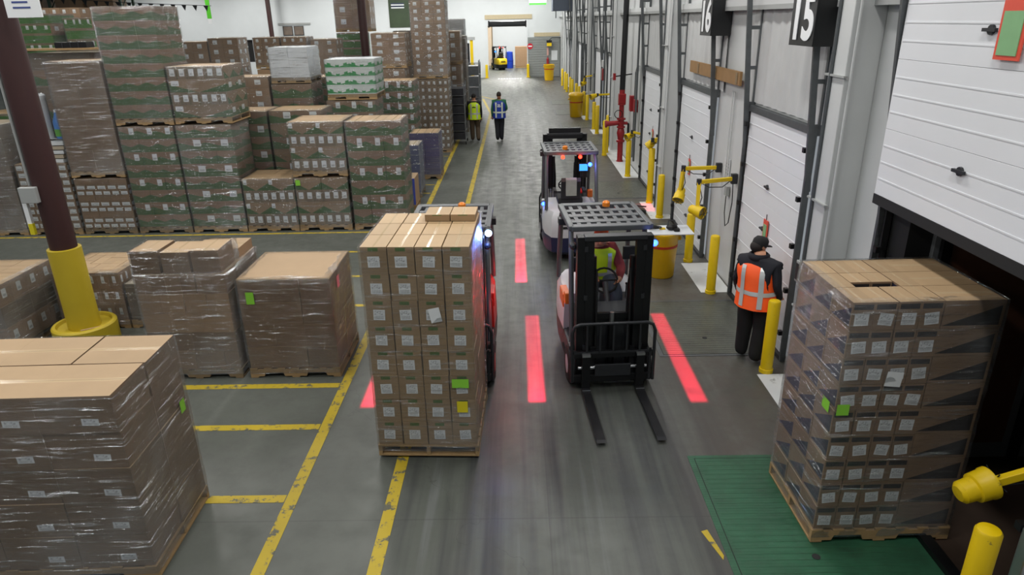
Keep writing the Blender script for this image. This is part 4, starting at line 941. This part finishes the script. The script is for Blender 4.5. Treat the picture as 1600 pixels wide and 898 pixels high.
# ------------------------------------------------------------------ people
def ring(c, rx, ry, n=20, rot=0):
    return [(c[0]+rx*math.cos(2*PI*k/n+rot), c[1]+ry*math.sin(2*PI*k/n+rot), c[2]) for k in range(n)]
def skin_obj(chains, flat=None):
    """grow one surface over connected joints: chains of (point, radius); shared points join"""
    me = bpy.data.meshes.new('tmp'); V = []; E = []; Rr = []; idx = {}
    for ch in chains:
        prev = None
        for p, r in ch:
            k = tuple(round(q, 4) for q in p)
            if k not in idx: idx[k] = len(V); V.append(p); Rr.append(r)
            if prev is not None and (prev, idx[k]) not in E: E.append((prev, idx[k]))
            prev = idx[k]
    me.from_pydata(V, E, []); ob = bpy.data.objects.new('tmp', me); COL.objects.link(ob)
    ob.modifiers.new('s', 'SKIN'); sv = me.skin_vertices[0].data
    for k, r in enumerate(Rr): sv[k].radius = (r, r) if not isinstance(r, tuple) else r; sv[k].use_root = False
    sv[0].use_root = True
    ob.modifiers['s'].use_smooth_shade = True
    sb = ob.modifiers.new('b', 'SUBSURF'); sb.levels = 2; sb.render_levels = 2
    out = bpy.data.meshes.new_from_object(ob.evaluated_get(bpy.context.evaluated_depsgraph_get()))
    bpy.data.objects.remove(ob); return out
def seg_d(p, a, b):
    ab = b-a; t = max(0, min(1, (p-a).dot(ab)/max(ab.length_squared, 1e-9))); return (p-(a+ab*t)).length
def person(label, loc, rz, J, mats, hair, vest=None, cap=False, hood=None, scale=1.0, seated=False, mark=None, bulk=1.0):
    """J: joints of a figure facing -y; body is one continuous surface, hair / vest / cap are its children"""
    t = thing('person', label, 'person', loc, rz); t.scale = (scale*bulk, scale*bulk, scale)
    v = {k: Vector(p) for k, p in J.items() if k not in ('look', 'nod')}
    ch = [[(v['pelvis'], .17), (v['spine'], .16), (v['chest'], .18), (v['neck'], .062), (v['neck'].lerp(v['head'], .55), .06)]]
    segs = [('pelvis', 'chest', 0), ('chest', 'neck', 0), ('neck', 'head', 3)]
    for s in 'lr':
        sh, el, wr, hd = v['sh'+s], v['el'+s], v['wr'+s], v['hd'+s]
        ch.append([(v['chest'], .18), (sh, .095), (sh.lerp(el, .5), .08), (el, .066), (el.lerp(wr, .5), .06), (wr, .044), (wr.lerp(hd, .6), .042), (hd, .036)])
        hp, kn, an, to = v['hp'+s], v['kn'+s], v['an'+s], v['to'+s]
        ch.append([(v['pelvis'], .17), (hp, .13), (hp.lerp(kn, .5), .118), (kn, .098), (kn.lerp(an, .45), .092), (an, .08), (an.lerp(to, .55)-Vector((0, 0, .012)), .055), (to, .045)])
        segs += [('sh'+s, 'el'+s, 1), ('el'+s, 'wr'+s, 1), ('wr'+s, 'hd'+s, 3), ('hp'+s, 'kn'+s, 2), ('kn'+s, 'an'+s, 2), ('an'+s, 'to'+s, 4)]
    me = skin_obj(ch)
    bm = bmesh.new(); bm.from_mesh(me)
    # flatten the trunk front to back
    for q in bm.verts:
        if not seated:
            zz = q.co.z
            if v['pelvis'].z-.05 < zz < v['neck'].z and abs(q.co.x-v['chest'].x) < .24:
                c = v['pelvis'].lerp(v['chest'], max(0, min(1, (zz-v['pelvis'].z)/(v['chest'].z-v['pelvis'].z)))).y
                q.co.y = c+(q.co.y-c)*.85; q.co.x = v['chest'].x+(q.co.x-v['chest'].x)*1.12
    # fingers: five short chains rooted in the palm
    add = MB(); 
    for s in 'lr':
        wr, hd, el = v['wr'+s], v['hd'+s], v['el'+s]; d = (hd-wr).normalized(); side = d.cross(Vector((0, 1, .2))).normalized(); nrm = d.cross(side)
        for k, (o, L) in enumerate(((-.026, .058), (-.009, .07), (.009, .066), (.025, .05))):
            b = hd+side*o-d*.01; mid = b+d*L*.55; tip = mid+(d*.75+nrm*.55)*L*.5
            add.tube([b, b.lerp(mid, .5), mid, tip], .0095, 7)
        b = wr.lerp(hd, .45)+side*.03; add.tube([b, b+(side+d).normalized()*.035, b+(side*.6+d*1.2).normalized()*.07], .011, 7)
    # head with face
    h = v['head']; fz = J.get('look', 0); R_ = Matrix.Rotation(fz, 3, 'Z') @ Matrix.Rotation(J.get('nod', 0), 3, 'X')
    hb = MB(); hb.ell((0, 0, 0), .077, .096, .118, 18, 14); hb.ell((0, -.055, -.075), .05, .05, .045, 12, 8); hb.ell((0, -.1, -.012), .014, .022, .026, 8, 6)
    for s in (-1, 1): hb.ell((s*.078, .008, -.005), .012, .022, .032, 8, 6); hb.ell((s*.03, -.088, .018), .014, .008, .009, 8, 6)
    hb.ell((0, -.094, -.058), .026, .01, .008, 8, 6)
    for q in hb.bm.verts: q.co = R_ @ q.co+h
    n0 = len(bm.faces)
    def merge(src):
        mp = {q: bm.verts.new(q.co) for q in src.bm.verts}
        for f in src.bm.faces: bm.faces.new([mp[q] for q in f.verts])
        src.bm.free()
    merge(add); n1 = len(bm.faces); merge(hb)
    bm.faces.ensure_lookup_table()
    S = [(v[a], v[b], m) for a, b, m in segs]
    for i, f in enumerate(bm.faces):
        f.smooth = True
        if i >= n0: f.material_index = 3; continue
        c = f.calc_center_median(); best = min(S, key=lambda q: seg_d(c, q[0], q[1])); mi = best[2]
        if mi == 0 and c.z < v['pelvis'].z+.06 and not seated: mi = 2
        if mi == 0 and best[1] == v['chest'] and seated and c.z < v['pelvis'].z+.05: mi = 2
        f.material_index = mi
    bmesh.ops.recalc_face_normals(bm, faces=bm.faces[:])
    o_me = bpy.data.meshes.new('body'); bm.to_mesh(o_me); bm.free()
    for m in mats: o_me.materials.append(m)
    body = inst('body', o_me, t)
    # hair or cap
    hm = MB()
    if cap:
        prof = [(.088, -.01), (.094, .03), (.09, .075), (.06, .118), (0, .128)]
        hm.lathe(prof, n=20)
        hm.prism([(-.07, -.07), (-.055, -.15), (0, -.175), (.055, -.15), (.07, -.07)], 'z', .0, .012)
        nm, mt = 'cap', hair
        h2 = MB(); h2.ell((0, .03, -.02), .083, .08, .085, 16, 10)
        for q in h2.bm.verts: q.co = R_ @ q.co+h
        h2.build('hair', plain('hair_dark', '1c1613', .8), t, smooth=60)
    else:
        hm.ell((0, .014, .025), .086, .1, .106, 18, 12); nm, mt = 'hair', hair
        for q in hm.bm.verts:
            if q.co.y < -.03: q.co.z = max(q.co.z, .05); q.co.y *= .9
    for q in hm.bm.verts: q.co = R_ @ q.co+h
    hm.build(nm, mt, t, smooth=60)
    if hood:
        hh = MB(); c = v['neck']; hh.lathe([(.1, -.05), (.125, -.01), (.125, .035), (.1, .06), (.085, .03)], (c.x, c.y+.02, c.z), 20); hh.build('hood', hood, t, smooth=60)
    if vest:
        vm, sm = vest; P, Cc, N = v['pelvis'], v['chest'], v['neck']
        lv = [(-.13, .245, .2), (.0, .235, .19), (.1, .23, .182), (.2, .232, .18), (.3, .248, .182), (.38, .252, .172), (.44, .235, .15), (.49, .13, .112)]
        if seated: lv = lv[1:]
        T = (N-P).length/.53
        def at(dz): q = P.lerp(N, dz/.53); return (q.x, q.y, q.z)
        wav = lambda k, dz: 1+.02*math.sin(k*1.9+dz*9)
        def lp(dz, rx, ry, ex=0): 
            c = at(dz); return [(c[0]+(rx+ex)*wav(k, dz)*math.cos(2*PI*k/28), c[1]+(ry+ex)*wav(k, dz)*math.sin(2*PI*k/28), c[2]) for k in range(28)]
        ves = MB().loft([lp(a, b, c) for a, b, c in lv], cap=False).build('vest', vm, t, smooth=60)
        def radii(dz):
            for (a, b, c), (a2, b2, c2) in zip(lv, lv[1:]):
                if a <= dz <= a2: f = (dz-a)/(a2-a); return b+(b2-b)*f, c+(c2-c)*f
            return lv[-1][1:]
        z0, z1 = .06, .115
        MB().loft([lp(z0, *radii(z0), .006), lp((z0+z1)/2, *radii((z0+z1)/2), .007), lp(z1, *radii(z1), .006)], cap=False).build('reflective_band', sm, ves, smooth=60)
        for s in (-1, 1):            # upright bands front and back over the shoulder
            for fb in (-1, 1):
                m = MB(); L = []; 
                for dz in [(-.1 if not seated else .02)+k*.045 for k in range(13)]:
                    if dz > .455: break
                    rx, ry = radii(dz); c = at(dz); pts = []
                    for xx in (.085, .14):
                        q = min(.97, xx/(rx)); yy = ry*math.sqrt(1-q*q)+.008; pts.append((c[0]+s*xx, c[1]+fb*yy, c[2]))
                    L.append(pts)
                for A, B in zip(L, L[1:]): m._new([A[0], A[1], B[1], B[0]], [(0, 1, 2, 3)])
                m.build('reflective_band', sm, ves)
        if mark:
            c = at(.32); rx, ry = radii(.32)
            for dx, dz in mark[1]:
                box_obj('vest_mark', mark[0], ves, c[0]+dx-.018, c[0]+dx+.018, c[1]+ry+.004, c[1]+ry+.012, c[2]+dz-.02, c[2]+dz+.02)
    return t
BASE = dict(pelvis=(0, 0, .95), spine=(0, .01, 1.13), chest=(0, .01, 1.33), neck=(0, 0, 1.48), head=(0, -.015, 1.63),
            shl=(-.19, .01, 1.41), ell=(-.245, .03, 1.13), wrl=(-.25, -.03, .88), hdl=(-.25, -.06, .80),
            shr=(.19, .01, 1.41), elr=(.245, .03, 1.13), wrr=(.25, -.03, .88), hdr=(.25, -.06, .80),
            hpl=(-.095, 0, .92), knl=(-.1, -.02, .5), anl=(-.1, .02, .09), tol=(-.115, -.12, .04),
            hpr=(.095, 0, .92), knr=(.1, -.02, .5), anr=(.1, .02, .09), tor=(.115, -.12, .04))
REFL = plain('reflective_silver', 'bfc3c2', .3, .3, .05); HAIRD = plain('hair_black', '14110f', .8)
NAVY = plain('cloth_navy', '12141d', .85, var=.2); BLKC = plain('cloth_black', '121314', .85, var=.2); SHOE = plain('shoe_black', '0e0d0d', .6)
ORV = plain('vest_orange', 'ff5a14', .6, var=.08); YV = plain('vest_lime', 'c8e61e', .6, var=.08); BV = plain('vest_blue', '16359c', .6, var=.1)
# worker at dock 15: back turned, leaning a little, face to the door
J = dict(BASE); J.update(chest=(.02, -.05, 1.32), neck=(.05, -.1, 1.47), head=(.09, -.17, 1.60), spine=(.0, -.01, 1.13), shl=(-.17, -.03, 1.40), shr=(.21, -.08, 1.40), ell=(-.23, .02, 1.12), wrl=(-.22, -.16, .92), hdl=(-.21, -.24, .88), elr=(.27, -.06, 1.12), wrr=(.26, -.16, .88), hdr=(.25, -.2, .8), look=-.5, nod=.25, anl=(-.1, .1, .09), tol=(-.12, -.05, .04))
person('worker in an orange vest and black cap facing the door of dock 15', (3.07, 8.2, .012), math.radians(140), J, [NAVY, NAVY, BLKC, SKIN, SHOE], BLKC, (ORV, REFL), cap=True, hood=NAVY, scale=.95, bulk=1.14)
# two men walking away
J = dict(BASE); J.update(knl=(-.11, -.1, .5), anl=(-.13, .12, .11), tol=(-.14, -.01, .05), knr=(.1, -.06, .5), anr=(.1, -.12, .09), tor=(.12, -.26, .05), nod=.2)
person('man in a lime yellow vest, dark sleeves and brown trousers walking away', (-1.56, 26.2, .004), PI, J, [BLKC, BLKC, plain('cloth_brown', '4e4030', .85), SKIN, SHOE], HAIRD, (YV, REFL), cap=False, scale=1.0, mark=(BLKC, ((-.04, 0), (0, .01), (.04, 0))))
J = dict(BASE); J.update(knl=(-.08, -.05, .5), anl=(-.07, .02, .09), tol=(-.09, -.12, .04), knr=(.08, -.02, .5), anr=(.07, .16, .12), tor=(.08, .04, .06), ell=(-.27, .0, 1.14), wrl=(-.2, -.2, 1.08), hdl=(-.15, -.27, 1.08), nod=.15)
person('man in a blue vest with pale bands and dark trousers walking away', (-.63, 26.3, .004), PI, J, [plain('cloth_green', '2f6a4a', .85), plain('cloth_green', '2f6a4a', .85), NAVY, SKIN, SHOE], plain('hair_brown', '2a221c', .8), (BV, plain('reflective_pale', 'd4dcc8', .35, .1, .05)), scale=1.02, mark=(SIGNW, ((.03, .04), (.0, .03), (-.03, .035), (-.05, -.02), (-.02, -.025), (.01, -.02), (.04, -.02))))

# ------------------------------------------------------------------ forklifts
DB = plain('truck_navy', '161b3a', .4, var=.1); TW = plain('truck_white', 'b9bbbf', .35, var=.05); TGLOW = plain('truck_red_glow', 'a11f1c', .4, var=.08)  # red glow on the central truck is put into its body colour
ORG = plain('truck_orange', 'd8661e', .4, var=.08); SEATM = plain('seat_vinyl', '131416', .6); SCR = plain('screen_blue', '2a6ad0', .3, emit='3a8cff', estr=2.2)
GUARD = plain('guard_grey', '55585b', .45, .2, .15)
def projector(t, at, x0, x1, y0, y1, power, color=(1, .02, .07)):
    """red-zone floor lamp: a line projector. The beam is shaped inside the lamp like a gobo"""
    d = bpy.data.lights.new('zone_light', 'SPOT'); d.energy = power; d.color = color; d.spot_size = math.radians(150); d.spot_blend = .05; d.shadow_soft_size = .012
    o = bpy.data.objects.new('zone_light', d); COL.objects.link(o); o.parent = t; o.location = at
    d.use_nodes = True; nt = d.node_tree; em = nt.nodes['Emission']
    tc = nt.nodes.new('ShaderNodeTexCoord'); sx = nt.nodes.new('ShaderNodeSeparateXYZ'); nt.links.new(tc.outputs['Normal'], sx.inputs[0])
    def mth(op, a, b=None):
        n = nt.nodes.new('ShaderNodeMath'); n.operation = op
        for k, q in enumerate((a, b)):
            if q is None: continue
            if isinstance(q, (int, float)): n.inputs[k].default_value = q
            else: nt.links.new(q, n.inputs[k])
        return n.outputs[0]
    h = at[2]; iz = mth('DIVIDE', h, mth('MAXIMUM', mth('ABSOLUTE', sx.outputs[2]), .05))
    X = mth('MULTIPLY', sx.outputs[0], iz); Y = mth('MULTIPLY', sx.outputs[1], iz)
    def win(q, a, b, s):
        m = nt.nodes.new('ShaderNodeMapRange'); m.interpolation_type = 'SMOOTHSTEP'; nt.links.new(mth('ABSOLUTE', mth('SUBTRACT', q, (a+b)/2)), m.inputs[0])
        m.inputs[1].default_value = abs(b-a)/2-s; m.inputs[2].default_value = abs(b-a)/2+s; m.inputs[3].default_value = 1; m.inputs[4].default_value = 0; return m.outputs[0]
    # even out the fall-off with distance along the line
    r2 = mth('ADD', 1, mth('DIVIDE', mth('ADD', mth('MULTIPLY', X, X), mth('MULTIPLY', Y, Y)), h*h))
    nt.links.new(mth('MULTIPLY', mth('MULTIPLY', win(X, x0, x1, .025), win(Y, y0, y1, .05)), mth('POWER', r2, 1.5)), em.inputs['Strength'])
    return o
def point(t, at, color, power, size=.03):
    d = bpy.data.lights.new('glow_light', 'POINT'); d.energy = power; d.color = color; d.shadow_soft_size = size
    o = bpy.data.objects.new('glow_light', d); COL.objects.link(o); o.parent = t; o.location = at
def forklift(label, loc, rz, body_mat, lower_mat, deck=ORG, fork_z=.03, side_lights=(), mh=1.97, mx=1):
    t = thing('forklift', label, 'forklift', loc, rz, 'forklift trucks')
    # forks
    for s in (-1, 1):
        m = MB(); x = s*.33
        m.prism([(0, fork_z), (-1.05, fork_z+.004), (-1.1, fork_z+.012), (-1.05, fork_z+.022), (-.1, fork_z+.045), (.0, fork_z+.06), (.0, fork_z+.5), (.045, fork_z+.5), (.05, fork_z+.03)], 'x', x-.05, x+.05)
        f = m.build('fork', BLKM, t); box_obj('fork_hook', CHROME, f, x-.05, x+.05, -.01, .05, fork_z+.48, fork_z+.51); box_obj('heel_mark', CHROME, f, x-.05, x+.05, -.06, -.045, fork_z+.048, fork_z+.056)
    for z in (.12, .44): box_obj('carriage_bar', BLKM, t, -.48, .48, .045, .085, fork_z+z, fork_z+z+.09, .006)
    for s in (-1, 1): box_obj('carriage_plate', BLKM, t, s*.24-.03, s*.24+.03, .085, .12, fork_z+.1, fork_z+.56)
    b = fork_z
    fr = MB().tube([(-.5, .05, b+.12), (-.5, .05, b+.78), (-.47, .05, b+.86), (-.4, .05, b+.89), (.4, .05, b+.89), (.47, .05, b+.86), (.5, .05, b+.78), (.5, .05, b+.12)], .02, 8).build('load_backrest', CHAR, t, smooth=50)
    box_obj('backrest_rail', CHAR, fr, -.5, .5, .04, .065, b+.5, b+.53)
    for k in range(5): box_obj('backrest_bar', CHAR, fr, -.32+k*.16-.011, -.32+k*.16+.011, .04, .06, b+.5, b+.89)
    for s in (-1, 1): box_obj('backrest_bar', CHAR, fr, s*.47-.03, s*.47+.0, .04, .06, b+.12, b+.55)
    box_obj('side_shifter', CHAR, t, -.22, .22, .02, .045, b+.2, b+.36, .01); MB().cyl((-.42, .07, b+.3), (.42, .07, b+.3), .022).build('shift_cylinder', CHROME, t)
    # mast
    for s in (-1, 1):
        box_obj('outer_channel', BLKM, t, s*.39-.05, s*.39+.05, .13, .27, .08, mh, .006); box_obj('inner_channel', BLKM, t, s*.295-.05, s*.295+.05, .12, .22, .1, mh-.04, .006)
        MB().cyl((s*.225, .24, .15), (s*.225, .24, 1.7), .03).build('lift_cylinder', BLKM, t); MB().tube([(s*.2, .15, .4), (s*.2, .14, 1.3), (s*.2, .2, 1.55), (s*.19, .26, 1.3), (s*.19, .26, .7)], .012, 6).build('hose', DARK, t)
        for z in (.55, 1.2, 1.8): box_obj('roller_cover', CHAR, t, s*.34-.02, s*.34+.02, .11, .13, z, z+.06)
    for z in (mh-.09, .9, .2): box_obj('mast_crossbar', BLKM, t, -.42, .42, .22, .27, z, z+.08, .006)
    box_obj('mast_top_plate', CHAR, t, -.36, .36, .1, .24, mh-.04, mh+.015, .008)
    MB().cyl((0, .2, .15), (0, .2, .85), .045, n=14).build('free_lift_cylinder', BLKM, t); MB().cyl((0, .2, .8), (0, .2, 1.0), .028, n=12).build('lift_rod', CHROME, t)
    # chassis
    m = MB(); m.box(-.5, .5, .3, 1.35, .16, .52, .03); m.build('frame', lower_mat, t)
    MB().prism([(.3, .5), (.52, .5), (.6, .9), (.5, 1.02), (.32, .95)], 'x', -.42, .42).build('cowl', CHAR, t)
    box_obj('floor_plate', DARK, t, -.45, .45, .5, .85, .5, .53)
    m = MB(); lp = lambda z, e, y1: [(-.5+e, .84, z), (-.52+e, 1.3, z), (-.5+e, 1.62, z), (-.4+e, y1-.07, z), (-.2, y1, z), (.2, y1, z), (.4-e, y1-.07, z), (.5-e, 1.62, z), (.52-e, 1.3, z), (.5-e, .84, z)]
    m.loft([lp(.5, 0, 1.98), lp(.62, 0, 1.99), lp(.88, .01, 1.97), lp(.97, .05, 1.9), lp(1.0, .12, 1.8)]); cw = m.build('counterweight', body_mat, t, smooth=35)
    m = MB(); m.loft([lp(.16, .06, 1.9), lp(.22, .01, 1.97), lp(.46, -.004, 1.985), lp(.505, 0, 1.98)]); m.build('lower_skirt', lower_mat, t, smooth=35)
    for s in (-1, 1): box_obj('side_cover', deck, cw, s*.46-.05, s*.46+.05, .86, 1.2, .8, .99, .02); box_obj('step', DARK, t, s*.47-.05, s*.47+.05, .55, .8, .28, .33)
    box_obj('vent_slot', DARK, cw, -.2, .2, 1.975, 1.998, .68, .72); box_obj('vent_slot', DARK, cw, -.2, .2, 1.975, 1.998, .76, .8); MB().cyl((0, 1.95, .45), (0, 2.03, .45), .03).build('tow_pin', CHAR, cw)
    for s in (-1, 1):
        MB().lathe([(.1, -.085), (.2, -.09), (.235, -.075), (.24, 0), (.235, .075), (.2, .09), (.1, .085)], (s*.43, .38, .24), 24, 'x').build('drive_wheel', DARK, t, smooth=40); MB().lathe([(.12, -.088), (.12, .088)], (s*.43, .38, .24), 16, 'x').build('wheel_hub', body_mat, t)
        MB().lathe([(.08, -.06), (.17, -.065), (.19, 0), (.17, .065), (.08, .06)], (s*.2, 1.6, .19), 20, 'x').build('steer_wheel', DARK, t, smooth=40)
    # seat and controls
    st = MB().box(-.24, .24, .98, 1.42, 1.0, 1.12, .04).build('seat', SEATM, t); MB().prism([(1.36, 1.1), (1.46, 1.12), (1.53, 1.46), (1.48, 1.52), (1.42, 1.46)], 'x', -.18, .18).build('seat_back', SEATM, t)
    for s in (-1, 1): box_obj('arm_rest', SEATM, st, s*.28-.03, s*.28+.03, 1.05, 1.35, 1.2, 1.25, .01)
    MB().cyl((0, .48, .95), (0, .68, 1.2), .035).build('steering_column', CHAR, t)
    R_ = Matrix.Rotation(math.radians(55), 3, 'X'); c = Vector((0, .7, 1.22))
    sw = MB().tube([c+R_ @ Vector((.16*math.cos(k*PI/10), .16*math.sin(k*PI/10), 0)) for k in range(20)], .014, 6, True).build('steering_wheel', DARK, t, smooth=60)
    MB().tube([c+R_ @ Vector((-.15, 0, 0)), c, c+R_ @ Vector((.15, 0, 0))], .012, 6).build('spoke', DARK, sw)
    for k in range(3): MB().tube([(.28+k*.04, .75, .95), (.28+k*.04, .72, 1.15)], .008, 6).build('lever', CHROME, t); MB().ell((.28+k*.04, .72, 1.16), .016, .016, .016, 8, 6).build('lever_knob', DARK, t)
    # overhead guard
    for s in (-1, 1):
        MB().tube([(s*.46, .36, .55), (s*.46, .42, 1.0), (s*.45, .62, 1.9), (s*.44, .68, 1.98)], .032, 8).build('front_post', GUARD, t, smooth=50)
        MB().tube([(s*.47, 1.62, .95), (s*.47, 1.6, 1.2), (s*.46, 1.48, 1.85), (s*.44, 1.42, 1.98)], .034, 8).build('rear_post', GUARD, t, smooth=50)
    top = thing('overhead_guard', 'x', 'x'); del top['label']; del top['category']; top.parent = t
    for s in (-1, 1): box_obj('side_rail', GUARD, top, s*.47-.035, s*.47+.035, .42, 1.5, 1.96, 2.02, .012)
    box_obj('front_rail', GUARD, top, -.47, .47, .40, .52, 1.955, 2.02, .012); box_obj('rear_rail', GUARD, top, -.47, .47, 1.4, 1.52, 1.955, 2.02, .012)
    for y in (.68, .93, 1.17): box_obj('cross_bar', GUARD, top, -.45, .45, y-.055, y+.055, 1.975, 2.01, .006)
    for k in range(7): box_obj('roof_bar', GUARD, top, -.36+k*.12-.024, -.36+k*.12+.024, .5, 1.42, 1.98, 2.005)
    # lamps
    for s in (-1, 1):
        MB().lathe([(.03, -.03), (.034, .0), (.02, .015)], (s*.16, 1.54, 1.92), 12, 'y').build('tail_lamp', RED_L, t); box_obj('zone_lamp', CHAR, t, s*.51-.04, s*.51+.04, 1.0, 1.12, 1.87, 1.95)
        o = MB().lathe([(.02, -.05), (.04, -.03), (.045, .03), (.04, .035)], n=12, axis='y').build('work_lamp', CHAR, t, (s*.47, .3, 1.82)); 
    MB().lathe([(.05, 0), (.05, .05), (.03, .07), (0, .075)], (.1, 1.3, 2.02), 14).build('beacon', AMB_L, t, smooth=40)
    X_ = mx*.32; mn = MB().box(X_-.1, X_+.1, .72, .76, 1.48, 1.65, .01).build('monitor', CHAR, t); box_obj('screen', SCR, mn, X_-.08, X_+.08, .76, .764, 1.50, 1.63); box_obj('monitor_arm', CHAR, mn, X_-.01, X_+.01, .7, .74, .95, 1.5)
    box_obj('fan', CHAR, t, -.42, -.26, .66, .72, 1.35, 1.55, .03)
    box_obj('bin_cup', plain('cup_orange', 'e0742c', .4), t, -.52, -.42, .6, .72, .95, 1.1, .02); MB().ell((-.3, .68, 1.08), .06, .06, .06).build('emergency_knob', plain('knob_red', 'd02028', .4), t, smooth=60)
    return t
# central truck behind the labelled load
ca, sa = math.cos(PCA), math.sin(PCA)
def rot(x, y): return (PCX+x*ca-y*sa, PCY+x*sa+y*ca)
fx, fy = rot(.09, .72)
F1 = forklift('red-lit forklift hidden behind the central labelled load', (fx, fy, 0), math.radians(-.5), TGLOW, BLKM, TGLOW)
F2 = forklift('driven forklift facing the camera with empty forks on the floor', (1.13, 7.34, 0), math.radians(3.5), TW, CHAR, ORG)
F3 = forklift('parked white and navy forklift seen from behind, screen glowing', (.97, 14.1, 0), PI+math.radians(1.5), TW, DB, TW, mh=2.14, mx=-1)
box_obj('mast_light_bar', BLKM, F3, -.32, .32, .1, .2, 2.15, 2.25, .01)
MB().prism([(1.55, 1.2), (1.57, 1.2), (1.56, 1.5), (1.5, 1.53), (1.45, 1.4)], 'x', -.1, .1).build('draped_cloth', plain('cloth_grey', '8a8f86', .8, var=.2), F3)
# blue spot lamps
def blue_lamp(t, x, y, z, mat, power, aim_y=-1):
    o = MB().lathe([(.02, -.06), (.045, -.04), (.05, .02), (.045, .03)], n=14, axis='y').build('blue_spot_lamp', CHAR, t, (x, y, z))
    if aim_y > 0: o.rotation_euler = (0, 0, PI)
    l = MB().ell((0, 0, 0), .04, .02, .04, 12, 8).build('lens', mat, o, (0, -.06, 0)); point(t, (x, y+aim_y*.14, z), (.15, .25, 1), power)
blue_lamp(F1, .49, .33, 1.98, BWHITE_L, 9); blue_lamp(F2, .48, .3, 1.84, BLUE_L, 1.5); blue_lamp(F3, -.34, 1.5, 1.78, BLUE_L, 3, 1)
blue_lamp(F3, .5, 1.2, .98, BLUE_L, 2, 1)
point(F3, (-.2, 1.68, 1.9), (1, .1, .05), 1.2); point(F3, (.2, 1.68, 1.9), (1, .1, .05), 1.2); point(F2, (-.3, 1.75, 1.9), (1, .1, .05), .8)
# red zone line projectors (world positions turned into each truck's frame)
def zone(F, side, x0, x1, y0, y1, power, z=1.86):
    """lit from the zone lamp on that side of the truck's guard; the strip is given in hall coordinates"""
    M_ = Matrix.Translation(F.location) @ Matrix.Rotation(F.rotation_euler.z, 4, 'Z')
    lc = Vector((side*.51, 1.06, z)); w = M_ @ lc
    o = projector(F, (lc.x, lc.y, z), x0-w.x, x1-w.x, y0-w.y, y1-w.y, power)
    o.rotation_euler = (0, 0, -F.rotation_euler.z)
RP = 1500
zone(F2, -1, .1, .3, 7.17, 9.73, RP); zone(F2, 1, 2.04, 2.24, 7.12, 9.73, RP); zone(F3, 1, -.05, .14, 11.2, 13.74, RP)
zone(F1, -1, -1.92, -1.74, 7.1, 9.6, RP)
zone(F3, -1, 2.3, 3.3, 15.75, 16.5, RP*.12)
for yy in (.3, .9, 1.5): point(F1, (.66, yy, 1.0), (1, .03, .03), 2.5)  # added red points without fixtures, throwing a glow on the truck's side
# driver of the facing truck
J = dict(pelvis=(0, 1.2, 1.14), spine=(0, 1.2, 1.30), chest=(0, 1.17, 1.46), neck=(0, 1.13, 1.60), head=(0, 1.07, 1.74),
         shl=(-.18, 1.17, 1.53), ell=(-.25, 1.0, 1.31), wrl=(-.13, .8, 1.27), hdl=(-.1, .73, 1.27), shr=(.18, 1.17, 1.53), elr=(.27, 1.0, 1.30), wrr=(.2, .8, 1.22), hdr=(.17, .73, 1.23),
         hpl=(-.1, 1.16, 1.12), knl=(-.16, .78, 1.06), anl=(-.15, .68, .64), tol=(-.15, .54, .58), hpr=(.1, 1.16, 1.12), knr=(.16, .78, 1.06), anr=(.15, .68, .64), tor=(.15, .54, .58), look=.25, nod=.15)
c3, s3 = math.cos(math.radians(3.5)), math.sin(math.radians(3.5))
person('forklift driver in a lime vest and orange cap behind the mast', (1.13, 7.34, .0), math.radians(3.5), J, [plain('cloth_red', '7c2a2a', .85), plain('cloth_red', '7c2a2a', .85), plain('cloth_slate', '3c4350', .85), SKIN, SHOE], plain('cap_orange', 'e0561c', .7), (YV, REFL), cap=True, seated=True, scale=.98)
# yellow truck in the room beyond
F4 = forklift('small yellow forklift in the room beyond the far doorway', (-1.75, 66.5, 0), math.radians(200), YEL, BLKM, YEL)
